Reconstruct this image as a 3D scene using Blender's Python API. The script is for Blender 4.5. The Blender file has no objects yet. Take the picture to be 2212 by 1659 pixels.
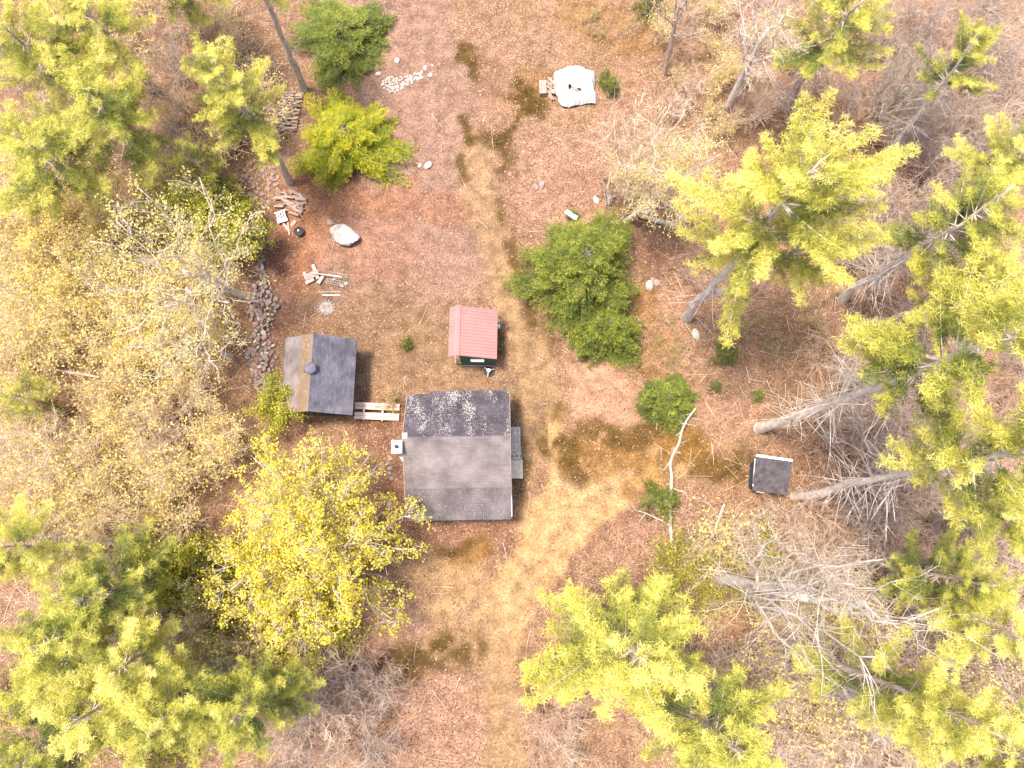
import bpy, math, random
import numpy as np
from mathutils import Vector, Matrix, Quaternion
R_ = math.radians
SC = bpy.context.scene
COL = SC.collection

# ------------------------------------------------------------------ camera, sky, sun, exposure
H = 45.0                      # drone height in metres
TILT = 11.07                  # degrees off straight down, looking a little north
PW, PH = 2212.0, 1659.0       # measuring frame of the photograph
FP = 1533.0                   # focal length in that frame's pixels
cam = bpy.data.cameras.new('camera'); camo = bpy.data.objects.new('camera', cam)
COL.objects.link(camo); SC.camera = camo
cam.sensor_fit = 'HORIZONTAL'; cam.sensor_width = 36.0; cam.lens = 36.0 * FP / PW
cam.clip_start = 0.5; cam.clip_end = 2000
camo.location = (0, 0, H); camo.rotation_euler = (R_(TILT), 0, 0)

SUN_EL, SUN_AZ = 74.0, 285.0  # elevation, azimuth clockwise from north (+y)
w = bpy.data.worlds.new('World'); SC.world = w; w.use_nodes = True
nt = w.node_tree
sky = nt.nodes.new('ShaderNodeTexSky'); sky.sky_type = 'NISHITA'; sky.sun_disc = False
sky.sun_elevation = R_(SUN_EL); sky.sun_rotation = R_(SUN_AZ)
sky.air_density = 1.0; sky.dust_density = 3.5; sky.ozone_density = 1.0
bg = nt.nodes['Background']; bg.inputs['Strength'].default_value = 0.135
nt.links.new(sky.outputs['Color'], bg.inputs['Color'])
sl = bpy.data.lights.new('sun', 'SUN'); sl.energy = 2.9; sl.angle = R_(10); sl.color = (1.0, 0.88, 0.72)
so = bpy.data.objects.new('sun', sl); COL.objects.link(so)
sd = Vector((math.sin(R_(SUN_AZ)) * math.cos(R_(SUN_EL)), math.cos(R_(SUN_AZ)) * math.cos(R_(SUN_EL)), math.sin(R_(SUN_EL))))
so.rotation_euler = (-sd).to_track_quat('-Z', 'Y').to_euler(); so.location = (0, 0, 60)
SC.view_settings.view_transform = 'Standard'; SC.view_settings.look = 'None'
SC.view_settings.gamma = 1.0; SC.view_settings.exposure = 1.34
SC.cycles.max_bounces = 6; SC.cycles.transparent_max_bounces = 4
SC.cycles.diffuse_bounces = 4; SC.cycles.transmission_bounces = 4; SC.cycles.glossy_bounces = 2

_ct, _st = math.cos(R_(TILT)), math.sin(R_(TILT))
def ray(u, v):
    a, b = u - PW / 2, PH / 2 - v
    return np.array((a, FP * _st + b * _ct, -FP * _ct + b * _st))
def U(u, v, z=0.0):
    """the point of height z that the photograph shows at (u, v)"""
    d = ray(u, v); s = (z - H) / d[2]
    return np.array((d[0] * s, d[1] * s, z))
def apex_over(base, u, v, hmin=1.0):
    """the point of the sight line (u, v) nearest to the plumb line through base"""
    d = ray(u, v); b = base[:2]; s = float(np.dot(d[:2], b) / max(1e-6, np.dot(d[:2], d[:2])))
    p = np.array((d[0] * s, d[1] * s, H + d[2] * s))
    return p

# ------------------------------------------------------------------ helpers: materials
MATS = {}
def mat(name, rgb, rough=0.85, noise=0.25, nscale=3.0, bump=0.0, spec=0.25, stretch=(1, 1, 1), dark=None, translucent=0.0, tint=None, objvar=0.0):
    m = bpy.data.materials.new(name); m.use_nodes = True; n = m.node_tree.nodes; l = m.node_tree.links
    b = n['Principled BSDF']; b.inputs['Roughness'].default_value = rough; b.inputs['Specular IOR Level'].default_value = spec
    out = n['Material Output']
    col = None
    if tint:
        at = n.new('ShaderNodeAttribute'); at.attribute_name = 'tint'
        oi = n.new('ShaderNodeObjectInfo')
        ma = n.new('ShaderNodeMath'); ma.operation = 'MULTIPLY_ADD'; ma.inputs[1].default_value = objvar; ma.inputs[2].default_value = -objvar / 2
        l.new(oi.outputs['Random'], ma.inputs[0])
        ad = n.new('ShaderNodeMath'); ad.operation = 'ADD'; ad.use_clamp = True
        l.new(at.outputs['Fac'], ad.inputs[0]); l.new(ma.outputs[0], ad.inputs[1])
        cr = n.new('ShaderNodeValToRGB'); e = cr.color_ramp.elements
        while len(e) < len(tint): e.new(0.5)
        for k, (pos, c) in enumerate(tint): e[k].position = pos; e[k].color = (*c, 1)
        l.new(ad.outputs[0], cr.inputs[0]); col = cr.outputs['Color']
    else:
        tc = n.new('ShaderNodeTexCoord'); mp = n.new('ShaderNodeMapping'); mp.inputs['Scale'].default_value = stretch
        l.new(tc.outputs['Object'], mp.inputs['Vector'])
        nz = n.new('ShaderNodeTexNoise'); nz.inputs['Scale'].default_value = nscale; nz.inputs['Detail'].default_value = 6
        nz.inputs['Roughness'].default_value = 0.65
        l.new(mp.outputs[0], nz.inputs['Vector'])
        cr = n.new('ShaderNodeValToRGB'); e = cr.color_ramp.elements
        dk = dark or tuple(c * (1 - noise * 1.3) for c in rgb); lt = tuple(min(1, c * (1 + noise)) for c in rgb)
        e[0].position = 0.32; e[0].color = (*dk, 1); e[1].position = 0.68; e[1].color = (*lt, 1)
        l.new(nz.outputs['Fac'], cr.inputs[0]); col = cr.outputs['Color']
        if bump:
            bp = n.new('ShaderNodeBump'); bp.inputs['Strength'].default_value = bump; bp.inputs['Distance'].default_value = 0.03
            l.new(nz.outputs['Fac'], bp.inputs['Height']); l.new(bp.outputs[0], b.inputs['Normal'])
    l.new(col, b.inputs['Base Color'])
    if translucent:
        tr = n.new('ShaderNodeBsdfTranslucent'); l.new(col, tr.inputs['Color'])
        mx = n.new('ShaderNodeMixShader'); mx.inputs[0].default_value = translucent
        l.new(b.outputs[0], mx.inputs[1]); l.new(tr.outputs[0], mx.inputs[2]); l.new(mx.outputs[0], out.inputs['Surface'])
    MATS[name] = m
    return m

M = MATS
mat('pine_bark', (0.50, 0.39, 0.33), nscale=5, noise=0.35, bump=0.6, stretch=(1, 1, 0.35))
mat('pale_bark', (0.66, 0.57, 0.50), nscale=4, noise=0.3, bump=0.4, stretch=(1, 1, 0.5))
mat('birch_bark', (0.68, 0.62, 0.55), nscale=6, noise=0.12, dark=(0.34, 0.28, 0.24), stretch=(0.5, 0.5, 2.5))
mat('grey_bark', (0.40, 0.34, 0.28), nscale=5, noise=0.35, bump=0.3)
mat('grey_twig', (0.52, 0.42, 0.36), nscale=2, noise=0.3)
mat('twig_bark', (0.62, 0.43, 0.32), nscale=2, noise=0.3)
mat('tan_twig', (0.74, 0.58, 0.45), nscale=2, noise=0.25)
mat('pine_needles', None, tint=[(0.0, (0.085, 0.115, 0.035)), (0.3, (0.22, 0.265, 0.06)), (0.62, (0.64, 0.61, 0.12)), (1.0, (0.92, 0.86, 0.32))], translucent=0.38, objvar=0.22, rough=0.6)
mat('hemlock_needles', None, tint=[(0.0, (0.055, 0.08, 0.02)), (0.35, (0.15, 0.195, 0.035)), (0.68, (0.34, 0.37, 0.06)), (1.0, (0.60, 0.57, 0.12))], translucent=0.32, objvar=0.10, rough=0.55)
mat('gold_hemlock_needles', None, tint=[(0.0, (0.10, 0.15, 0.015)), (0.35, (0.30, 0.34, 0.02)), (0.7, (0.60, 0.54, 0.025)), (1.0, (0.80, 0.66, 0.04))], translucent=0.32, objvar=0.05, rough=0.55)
mat('maple_leaf', None, tint=[(0.0, (0.30, 0.28, 0.025)), (0.5, (0.78, 0.67, 0.07)), (1.0, (0.92, 0.82, 0.20))], translucent=0.35, rough=0.5)
mat('young_leaf', None, tint=[(0.0, (0.62, 0.50, 0.20)), (0.5, (0.82, 0.70, 0.24)), (1.0, (0.92, 0.84, 0.32))], translucent=0.5, rough=0.6, objvar=0.35)
mat('green_leaf', None, tint=[(0.0, (0.14, 0.17, 0.02)), (0.5, (0.38, 0.38, 0.04)), (1.0, (0.66, 0.60, 0.06))], translucent=0.3, rough=0.6, objvar=0.3)
mat('dry_leaf', None, tint=[(0.0, (0.07, 0.038, 0.022)), (0.35, (0.17, 0.095, 0.06)), (0.7, (0.30, 0.18, 0.125)), (1.0, (0.46, 0.31, 0.225))], translucent=0.1, rough=0.8)
mat('dry_grass', None, tint=[(0.0, (0.045, 0.032, 0.008)), (0.6, (0.13, 0.085, 0.02)), (1.0, (0.33, 0.225, 0.10))], translucent=0.2, rough=0.8)
mat('grey_stone', (0.30, 0.25, 0.23), nscale=4, noise=0.3, bump=0.5)
mat('mauve_stone', (0.33, 0.235, 0.215), nscale=4, noise=0.3, bump=0.5)
mat('white_stone', (0.44, 0.40, 0.36), nscale=3, noise=0.14, bump=0.4)
mat('boulder_stone', (0.47, 0.46, 0.44), nscale=3.2, noise=0.25, dark=(0.20, 0.19, 0.185), bump=0.6)
mat('weathered_wood', (0.36, 0.275, 0.24), nscale=3, noise=0.3, stretch=(1, 8, 8), bump=0.3)
mat('plank_wood', (0.60, 0.46, 0.40), nscale=2.5, noise=0.22, stretch=(1, 9, 9), bump=0.3)
mat('raw_wood', (0.48, 0.35, 0.25), nscale=5, noise=0.25)
mat('black_iron', (0.03, 0.03, 0.03), rough=0.6, noise=0.3)
mat('dark_blue_paint', (0.05, 0.07, 0.10), noise=0.2)
mat('white_paint', (0.80, 0.79, 0.77), rough=0.5, noise=0.05)
mat('white_plastic', (0.74, 0.74, 0.76), rough=0.4, noise=0.04, nscale=1.2)
mat('cream_stucco', (0.74, 0.70, 0.60), noise=0.12, nscale=6)
mat('green_paint', (0.045, 0.13, 0.085), noise=0.35, nscale=3, stretch=(1, 1, 0.3))
mat('brown_siding', (0.20, 0.13, 0.09), noise=0.3, nscale=3, stretch=(1, 1, 5))
mat('slate', (0.46, 0.43, 0.42), noise=0.25, nscale=5, bump=0.4)
mat('concrete', (0.72, 0.63, 0.51), noise=0.3, nscale=7, bump=0.4)
mat('steel', (0.55, 0.55, 0.55), rough=0.35, noise=0.1)
mat('glass', (0.05, 0.06, 0.07), rough=0.1, noise=0.1, spec=0.6)
mat('red_metal', (0.43, 0.19, 0.185), rough=0.5, noise=0.09, nscale=1.2, spec=0.4)
mat('black_roofing', (0.085, 0.075, 0.085), noise=0.4, nscale=3, bump=0.3)
mat('ash', (0.36, 0.31, 0.28), noise=0.35, nscale=6, bump=0.5)
mat('wire', (0.50, 0.46, 0.44), rough=0.5)

def roof_mat(name, c1, c2, speck=None, speck_amt=0.0, axis='x', course=0.14, streak=None):
    """asphalt shingles: courses of tabs, each tab its own shade; lichen where speck is given; u runs along the course"""
    m = bpy.data.materials.new(name); m.use_nodes = True; n = m.node_tree.nodes; l = m.node_tree.links
    b = n['Principled BSDF']; b.inputs['Roughness'].default_value = 0.9; b.inputs['Specular IOR Level'].default_value = 0.25
    tc = n.new('ShaderNodeTexCoord'); mp = n.new('ShaderNodeMapping')
    if axis == 'y': mp.inputs['Rotation'].default_value = (0, 0, R_(90))
    l.new(tc.outputs['Object'], mp.inputs['Vector'])
    br = n.new('ShaderNodeTexBrick'); br.inputs['Scale'].default_value = 1.0
    br.inputs['Brick Width'].default_value = 0.32; br.inputs['Row Height'].default_value = course
    br.inputs['Mortar Size'].default_value = 0.007; br.inputs['Mortar Smooth'].default_value = 0.3
    br.inputs['Color1'].default_value = (*c1, 1); br.inputs['Color2'].default_value = (*c2, 1)
    br.inputs['Mortar'].default_value = (*[x * 0.72 for x in c1], 1); br.inputs['Bias'].default_value = 0.0
    l.new(mp.outputs[0], br.inputs['Vector'])
    nz = n.new('ShaderNodeTexNoise'); nz.inputs['Scale'].default_value = 0.9; nz.inputs['Detail'].default_value = 5
    l.new(tc.outputs['Object'], nz.inputs['Vector'])
    mr = n.new('ShaderNodeMapRange'); mr.inputs[1].default_value = 0.3; mr.inputs[2].default_value = 0.7; mr.inputs[3].default_value = 0.66; mr.inputs[4].default_value = 1.42
    l.new(nz.outputs['Fac'], mr.inputs[0])
    mu = n.new('ShaderNodeMix'); mu.data_type = 'RGBA'; mu.blend_type = 'MULTIPLY'; mu.inputs[0].default_value = 1
    l.new(br.outputs['Color'], mu.inputs[6]); l.new(mr.outputs[0], mu.inputs[7]); col = mu.outputs[2]
    fn = n.new('ShaderNodeTexNoise'); fn.inputs['Scale'].default_value = 28; fn.inputs['Detail'].default_value = 2
    l.new(tc.outputs['Object'], fn.inputs['Vector'])
    fr = n.new('ShaderNodeMapRange'); fr.inputs[1].default_value = 0.3; fr.inputs[2].default_value = 0.7; fr.inputs[3].default_value = 0.75; fr.inputs[4].default_value = 1.25
    l.new(fn.outputs['Fac'], fr.inputs[0])
    m2 = n.new('ShaderNodeMix'); m2.data_type = 'RGBA'; m2.blend_type = 'MULTIPLY'; m2.inputs[0].default_value = 1
    l.new(col, m2.inputs[6]); l.new(fr.outputs[0], m2.inputs[7]); col = m2.outputs[2]
    if streak:                               # (rgb, lo, hi) moss in a band of object-space x
        sx = n.new('ShaderNodeSeparateXYZ'); l.new(tc.outputs['Object'], sx.inputs[0])
        c_, lo, hi = streak
        md = n.new('ShaderNodeMath'); md.operation = 'SUBTRACT'; md.inputs[1].default_value = (lo + hi) / 2; l.new(sx.outputs['X'], md.inputs[0])
        ab = n.new('ShaderNodeMath'); ab.operation = 'ABSOLUTE'; l.new(md.outputs[0], ab.inputs[0])
        rr = n.new('ShaderNodeMapRange'); rr.inputs[1].default_value = (hi - lo) * 0.62; rr.inputs[2].default_value = (hi - lo) * 0.32; l.new(ab.outputs[0], rr.inputs[0])
        pw = n.new('ShaderNodeMath'); pw.operation = 'MULTIPLY'; mn = n.new('ShaderNodeTexNoise'); mn.inputs['Scale'].default_value = 5; mn.inputs['Detail'].default_value = 4; l.new(tc.outputs['Object'], mn.inputs['Vector']); mq = n.new('ShaderNodeMapRange'); mq.inputs[1].default_value = .36; mq.inputs[2].default_value = .60; l.new(mn.outputs['Fac'], mq.inputs[0]); l.new(rr.outputs[0], pw.inputs[0]); l.new(mq.outputs[0], pw.inputs[1])
        p2 = n.new('ShaderNodeMath'); p2.operation = 'MULTIPLY'; p2.inputs[1].default_value = 0.85; p2.use_clamp = True; l.new(pw.outputs[0], p2.inputs[0])
        mx = n.new('ShaderNodeMix'); mx.data_type = 'RGBA'; l.new(p2.outputs[0], mx.inputs[0]); l.new(col, mx.inputs[6]); mx.inputs[7].default_value = (*c_, 1); col = mx.outputs[2]
    if speck:
        v = n.new('ShaderNodeTexVoronoi'); v.inputs['Scale'].default_value = 15; dn = n.new('ShaderNodeMix'); dn.data_type = 'VECTOR'; dn.inputs[0].default_value = 0.06; l.new(tc.outputs['Object'], dn.inputs[4]); l.new(fn.outputs['Color'], dn.inputs[5]); l.new(dn.outputs[1], v.inputs['Vector'])
        pn = n.new('ShaderNodeTexNoise'); pn.inputs['Scale'].default_value = 0.9; pn.inputs['Detail'].default_value = 4; pm = n.new('ShaderNodeMapping'); pm.inputs['Scale'].default_value = (1.25, .5, .5); l.new(tc.outputs['Object'], pm.inputs['Vector']); l.new(pm.outputs[0], pn.inputs['Vector'])
        th = n.new('ShaderNodeMapRange'); th.inputs[1].default_value = 0.40; th.inputs[2].default_value = 0.62; th.inputs[3].default_value = 0.12; th.inputs[4].default_value = 0.62 * speck_amt
        l.new(pn.outputs['Fac'], th.inputs[0])
        sc_ = n.new('ShaderNodeSeparateColor'); l.new(v.outputs['Color'], sc_.inputs[0])
        lt = n.new('ShaderNodeMath'); lt.operation = 'LESS_THAN'; l.new(v.outputs['Distance'], lt.inputs[0]); l.new(th.outputs[0], lt.inputs[1])
        g2 = n.new('ShaderNodeMath'); g2.operation = 'GREATER_THAN'; g2.inputs[1].default_value = 0.3; l.new(sc_.outputs[0], g2.inputs[0])
        a2 = n.new('ShaderNodeMath'); a2.operation = 'MULTIPLY'; l.new(lt.outputs[0], a2.inputs[0]); l.new(g2.outputs[0], a2.inputs[1])
        mx = n.new('ShaderNodeMix'); mx.data_type = 'RGBA'; l.new(a2.outputs[0], mx.inputs[0]); l.new(col, mx.inputs[6]); mx.inputs[7].default_value = (*speck, 1); col = mx.outputs[2]
    l.new(col, b.inputs['Base Color'])
    bp = n.new('ShaderNodeBump'); bp.inputs['Strength'].default_value = 0.4; bp.inputs['Distance'].default_value = 0.01
    l.new(br.outputs['Fac'], bp.inputs['Height']); bp.invert = True; l.new(bp.outputs[0], b.inputs['Normal'])
    M[name] = m
roof_mat('lichen_shingles', (0.060, 0.051, 0.064), (0.082, 0.070, 0.085), speck=(0.38, 0.35, 0.33), speck_amt=0.9)
roof_mat('faded_shingles', (0.160, 0.138, 0.142), (0.182, 0.156, 0.156))
roof_mat('roll_roofing', (0.115, 0.10, 0.107), (0.125, 0.108, 0.113), speck=(0.66, 0.6, 0.56), speck_amt=0.30, course=0.48)
roof_mat('blue_shingles', (0.085, 0.088, 0.118), (0.145, 0.128, 0.158), axis='y')
roof_mat('mossy_shingles', (0.17, 0.145, 0.15), (0.205, 0.175, 0.175), axis='y', streak=((0.20, 0.115, 0.03), -0.95, -0.02))

# ------------------------------------------------------------------ helpers: meshes and objects
def npmesh(name, V, F=None, Q=None, tint=None, mats=(), smooth=False, mi=None):
    """mesh from numpy: V (n,3), triangles F (m,3), quads Q (k,4)"""
    me = bpy.data.meshes.new(name); V = np.asarray(V, dtype=np.float32)
    nf = 0 if F is None else len(F); nq = 0 if Q is None else len(Q)
    me.vertices.add(len(V)); me.vertices.foreach_set('co', V.ravel())
    li = np.concatenate([np.asarray(F, dtype=np.int32).ravel() if nf else np.zeros(0, np.int32), np.asarray(Q, dtype=np.int32).ravel() if nq else np.zeros(0, np.int32)])
    me.loops.add(len(li)); me.loops.foreach_set('vertex_index', li)
    st = np.concatenate([np.arange(nf) * 3, nf * 3 + np.arange(nq) * 4]).astype(np.int32)
    me.polygons.add(nf + nq); me.polygons.foreach_set('loop_start', st)
    if smooth: me.polygons.foreach_set('use_smooth', np.ones(nf + nq, dtype=bool))
    if mi is not None: me.polygons.foreach_set('material_index', np.asarray(mi, dtype=np.int32))
    me.update(calc_edges=True)
    if tint is not None:
        a = me.attributes.new('tint', 'FLOAT', 'POINT'); a.data.foreach_set('value', np.asarray(tint, dtype=np.float32))
    for m_ in mats: me.materials.append(M[m_] if isinstance(m_, str) else m_)
    return me
def link(name, me, parent=None, loc=(0, 0, 0), rot=(0, 0, 0), label=None):
    o = bpy.data.objects.new(name, me); COL.objects.link(o); o.location = loc; o.rotation_euler = rot
    if parent is not None: o.parent = parent
    if label: o['label'] = label
    return o
def tag(o, label, cat, group=None):
    o['label'] = label; o['category'] = cat
    if group: o['group'] = group
    return o
def thing(name, label, cat, loc=(0, 0, 0), rz=0.0, group=None):
    o = bpy.data.objects.new(name, None); COL.objects.link(o); o.empty_display_size = 0.3
    o.location = loc; o.rotation_euler = (0, 0, rz)
    return tag(o, label, cat, group)

class MB:
    """collects solids for ONE mesh"""
    def __init__(s): s.V = []; s.F = []
    def hexa(s, p):                          # 4 bottom points counterclockwise, 4 top points
        n = len(s.V); s.V += [tuple(map(float, q)) for q in p]
        s.F += [(n + 3, n + 2, n + 1, n), (n + 4, n + 5, n + 6, n + 7), (n, n + 1, n + 5, n + 4), (n + 1, n + 2, n + 6, n + 5), (n + 2, n + 3, n + 7, n + 6), (n + 3, n, n + 4, n + 7)]
        return s
    def box(s, c, d, rz=0.0, tilt=0.0):
        cx, cy, cz = c; a, b, e = d[0] / 2, d[1] / 2, d[2] / 2
        mt = Matrix.Translation(c) @ Matrix.Rotation(rz, 4, 'Z') @ Matrix.Rotation(tilt, 4, 'Y')
        return s.hexa([mt @ Vector(q) for q in ((-a, -b, -e), (a, -b, -e), (a, b, -e), (-a, b, -e), (-a, -b, e), (a, -b, e), (a, b, e), (-a, b, e))])
    def slab(s, x0, x1, e0, e1, t):          # sheet from edge e0=(y,z) to e1=(y,z), running x0..x1, thickness t
        (ya, za), (yb, zb) = (e0, e1) if e0[0] < e1[0] else (e1, e0)
        return s.hexa([(x0, ya, za - t), (x1, ya, za - t), (x1, yb, zb - t), (x0, yb, zb - t), (x0, ya, za), (x1, ya, za), (x1, yb, zb), (x0, yb, zb)])
    def slaby(s, y0, y1, e0, e1, t):         # the same running along y, e=(x,z)
        (xa, za), (xb, zb) = (e0, e1) if e0[0] < e1[0] else (e1, e0)
        return s.hexa([(xa, y0, za - t), (xb, y0, zb - t), (xb, y1, zb - t), (xa, y1, za - t), (xa, y0, za), (xb, y0, zb), (xb, y1, zb), (xa, y1, za)])
    def poly(s, pts, z0, z1):                # upright prism
        n = len(s.V); k = len(pts)
        s.V += [(p[0], p[1], z0) for p in pts] + [(p[0], p[1], z1) for p in pts]
        s.F += [tuple(range(n + k - 1, n - 1, -1)), tuple(range(n + k, n + 2 * k))] + [(n + i, n + (i + 1) % k, n + k + (i + 1) % k, n + k + i) for i in range(k)]
        return s
    def gable(s, y, t, pts):                 # flat panel in the xz plane at y, thickness t
        n = len(s.V); k = len(pts)
        s.V += [(p[0], y, p[1]) for p in pts] + [(p[0], y + t, p[1]) for p in pts]
        s.F += [tuple(range(n, n + k)), tuple(range(n + 2 * k - 1, n + k - 1, -1))] + [(n + (i + 1) % k, n + i, n + k + i, n + k + (i + 1) % k) for i in range(k)]
        return s
    def gablex(s, x, t, pts):
        n = len(s.V); k = len(pts)
        s.V += [(x, p[0], p[1]) for p in pts] + [(x + t, p[0], p[1]) for p in pts]
        s.F += [tuple(range(n + k - 1, n - 1, -1)), tuple(range(n + k, n + 2 * k))] + [(n + i, n + (i + 1) % k, n + k + (i + 1) % k, n + k + i) for i in range(k)]
        return s
    def cyl(s, p0, p1, r0, r1=None, k=10):
        r1 = r0 if r1 is None else r1; p0, p1 = Vector(p0), Vector(p1); d = (p1 - p0).normalized()
        a = d.orthogonal().normalized(); b = d.cross(a); n = len(s.V)
        for p, r in ((p0, r0), (p1, r1)):
            for i in range(k):
                q = p + (a * math.cos(2 * math.pi * i / k) + b * math.sin(2 * math.pi * i / k)) * r; s.V.append(tuple(q))
        s.F += [tuple(range(n + k - 1, n - 1, -1)), tuple(range(n + k, n + 2 * k))] + [(n + i, n + (i + 1) % k, n + k + (i + 1) % k, n + k + i) for i in range(k)]
        return s
    def build(s, name, m, parent=None, bevel=0.0, label=None, loc=(0, 0, 0), rot=(0, 0, 0)):
        me = bpy.data.meshes.new(name); me.from_pydata(s.V, [], s.F); me.update()
        me.materials.append(M[m]); o = link(name, me, parent, loc, rot, label)
        if bevel:
            b = o.modifiers.new('bevel', 'BEVEL'); b.width = bevel; b.segments = 1; b.limit_method = 'ANGLE'
        return o

def orth(D):
    """two unit vectors square to each row of D"""
    A = np.where(np.abs(D[:, 2:3]) < 0.9, np.array([[0, 0, 1.0]]), np.array([[1.0, 0, 0]]))
    X = np.cross(D, A); X /= np.linalg.norm(X, axis=1, keepdims=True) + 1e-9
    return X, np.cross(D, X)
def segs_mesh(P0, P1, R0, R1, k=3):
    P0, P1, R0, R1 = map(np.asarray, (P0, P1, R0, R1)); n = len(P0)
    D = P1 - P0; D = D / (np.linalg.norm(D, axis=1, keepdims=True) + 1e-9); X, Y = orth(D)
    an = np.arange(k) * 2 * np.pi / k
    C = X[:, None, :] * np.cos(an)[None, :, None] + Y[:, None, :] * np.sin(an)[None, :, None]
    V = np.concatenate([P0[:, None, :] + C * R0[:, None, None], P1[:, None, :] + C * R1[:, None, None]], axis=1).reshape(-1, 3)
    i = np.arange(k); j = (i + 1) % k
    q = np.stack([i, j, k + j, k + i], axis=1)
    Q = (q[None] + (np.arange(n) * 2 * k)[:, None, None]).reshape(-1, 4)
    return V, Q
def path_mesh(P, R, k=8):
    """one skin along a polyline"""
    P = np.asarray(P, float); R = np.asarray(R, float); n = len(P)
    T = np.gradient(P, axis=0); T /= np.linalg.norm(T, axis=1, keepdims=True) + 1e-9
    X, Y = [], []; x = np.array([1.0, 0.3, 0.1])
    for t in T:
        x = x - t * np.dot(x, t); x /= np.linalg.norm(x) + 1e-9; X.append(x); Y.append(np.cross(t, x))
    X, Y = np.array(X), np.array(Y); an = np.arange(k) * 2 * np.pi / k
    V = (P[:, None] + (X[:, None] * np.cos(an)[None, :, None] + Y[:, None] * np.sin(an)[None, :, None]) * R[:, None, None]).reshape(-1, 3)
    i = np.arange(k); j = (i + 1) % k; q = np.stack([i, j, k + j, k + i], axis=1)
    Q = (q[None] + (np.arange(n - 1) * k)[:, None, None]).reshape(-1, 4)
    V = np.concatenate([V, P[-1:]]); c = len(V) - 1
    Fc = np.stack([(n - 1) * k + i, (n - 1) * k + j, np.full(k, c)], axis=1)
    return V, Q, Fc
class Wood:
    """limbs and twigs for one mesh"""
    def __init__(s): s.V = []; s.Q = []; s.F = []; s.n = 0; s.seg = []
    def path(s, P, R, k=8):
        V, Q, F = path_mesh(P, R, k); s.V.append(V); s.Q.append(Q + s.n); s.F.append(F + s.n); s.n += len(V)
    def line(s, P, r0, r1):
        P = np.asarray(P); rr = np.linspace(r0, r1, len(P))
        for a in range(len(P) - 1): s.seg.append((P[a], P[a + 1], rr[a], rr[a + 1]))
    def mesh(s, name, m, k=3):
        if s.seg:
            V, Q = segs_mesh([q[0] for q in s.seg], [q[1] for q in s.seg], np.array([q[2] for q in s.seg]), np.array([q[3] for q in s.seg]), k)
            s.V.append(V); s.Q.append(Q + s.n); s.n += len(V); s.seg = []
        return npmesh(name, np.concatenate(s.V), np.concatenate(s.F) if s.F else None, np.concatenate(s.Q), mats=(m,), smooth=True)

def tufts(rng, C, D, n, length, width, spread, tint):
    """n needles at each centre C, leaning along D; each needle a thin triangle"""
    C = np.repeat(np.asarray(C), n, axis=0); D = np.repeat(np.asarray(D), n, axis=0); t = np.repeat(np.asarray(tint), n)
    N = len(C); S = rng.normal(size=(N, 3)); S /= np.linalg.norm(S, axis=1, keepdims=True)
    E = D * (1 - spread) + S * spread; E /= np.linalg.norm(E, axis=1, keepdims=True) + 1e-9
    Rn = rng.normal(size=(N, 3)); X = np.cross(E, Rn); X /= np.linalg.norm(X, axis=1, keepdims=True) + 1e-9
    L = length * rng.uniform(0.7, 1.25, (N, 1)); C = C + rng.normal(size=(N, 3)) * length * 0.32
    V = np.stack([C - X * width, C + X * width, C + E * L], axis=1).reshape(-1, 3)
    F = np.arange(N * 3).reshape(-1, 3)
    tt = np.repeat(np.clip(t + rng.normal(size=N) * 0.06, 0, 1), 3)
    return V, F, tt
def leaves(rng, C, n, size, spread, tint):
    C = np.repeat(np.asarray(C), n, axis=0); N = len(C); t = np.repeat(np.asarray(tint), n)
    C = C + rng.normal(size=(N, 3)) * spread
    E = rng.normal(size=(N, 3)); E[:, 2] *= 0.55; E /= np.linalg.norm(E, axis=1, keepdims=True)
    X = np.cross(E, rng.normal(size=(N, 3))); X /= np.linalg.norm(X, axis=1, keepdims=True)
    s = size * rng.uniform(0.55, 1.2, (N, 1))
    V = np.stack([C - E * s, C + X * s * 0.8 - E * s * 0.1, C + E * s, C - X * s * 0.8 - E * s * 0.1], axis=1).reshape(-1, 3)
    Q = np.arange(N * 4).reshape(-1, 4)
    return V, Q, np.repeat(np.clip(t + rng.normal(size=N) * 0.14, 0, 1), 4)
def bez(p0, p1, p2, n):
    t = np.linspace(0, 1, n)[:, None]
    return (1 - t) ** 2 * p0 + 2 * t * (1 - t) * p1 + t ** 2 * p2
def unit(v): return v / (np.linalg.norm(v) + 1e-9)

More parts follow.
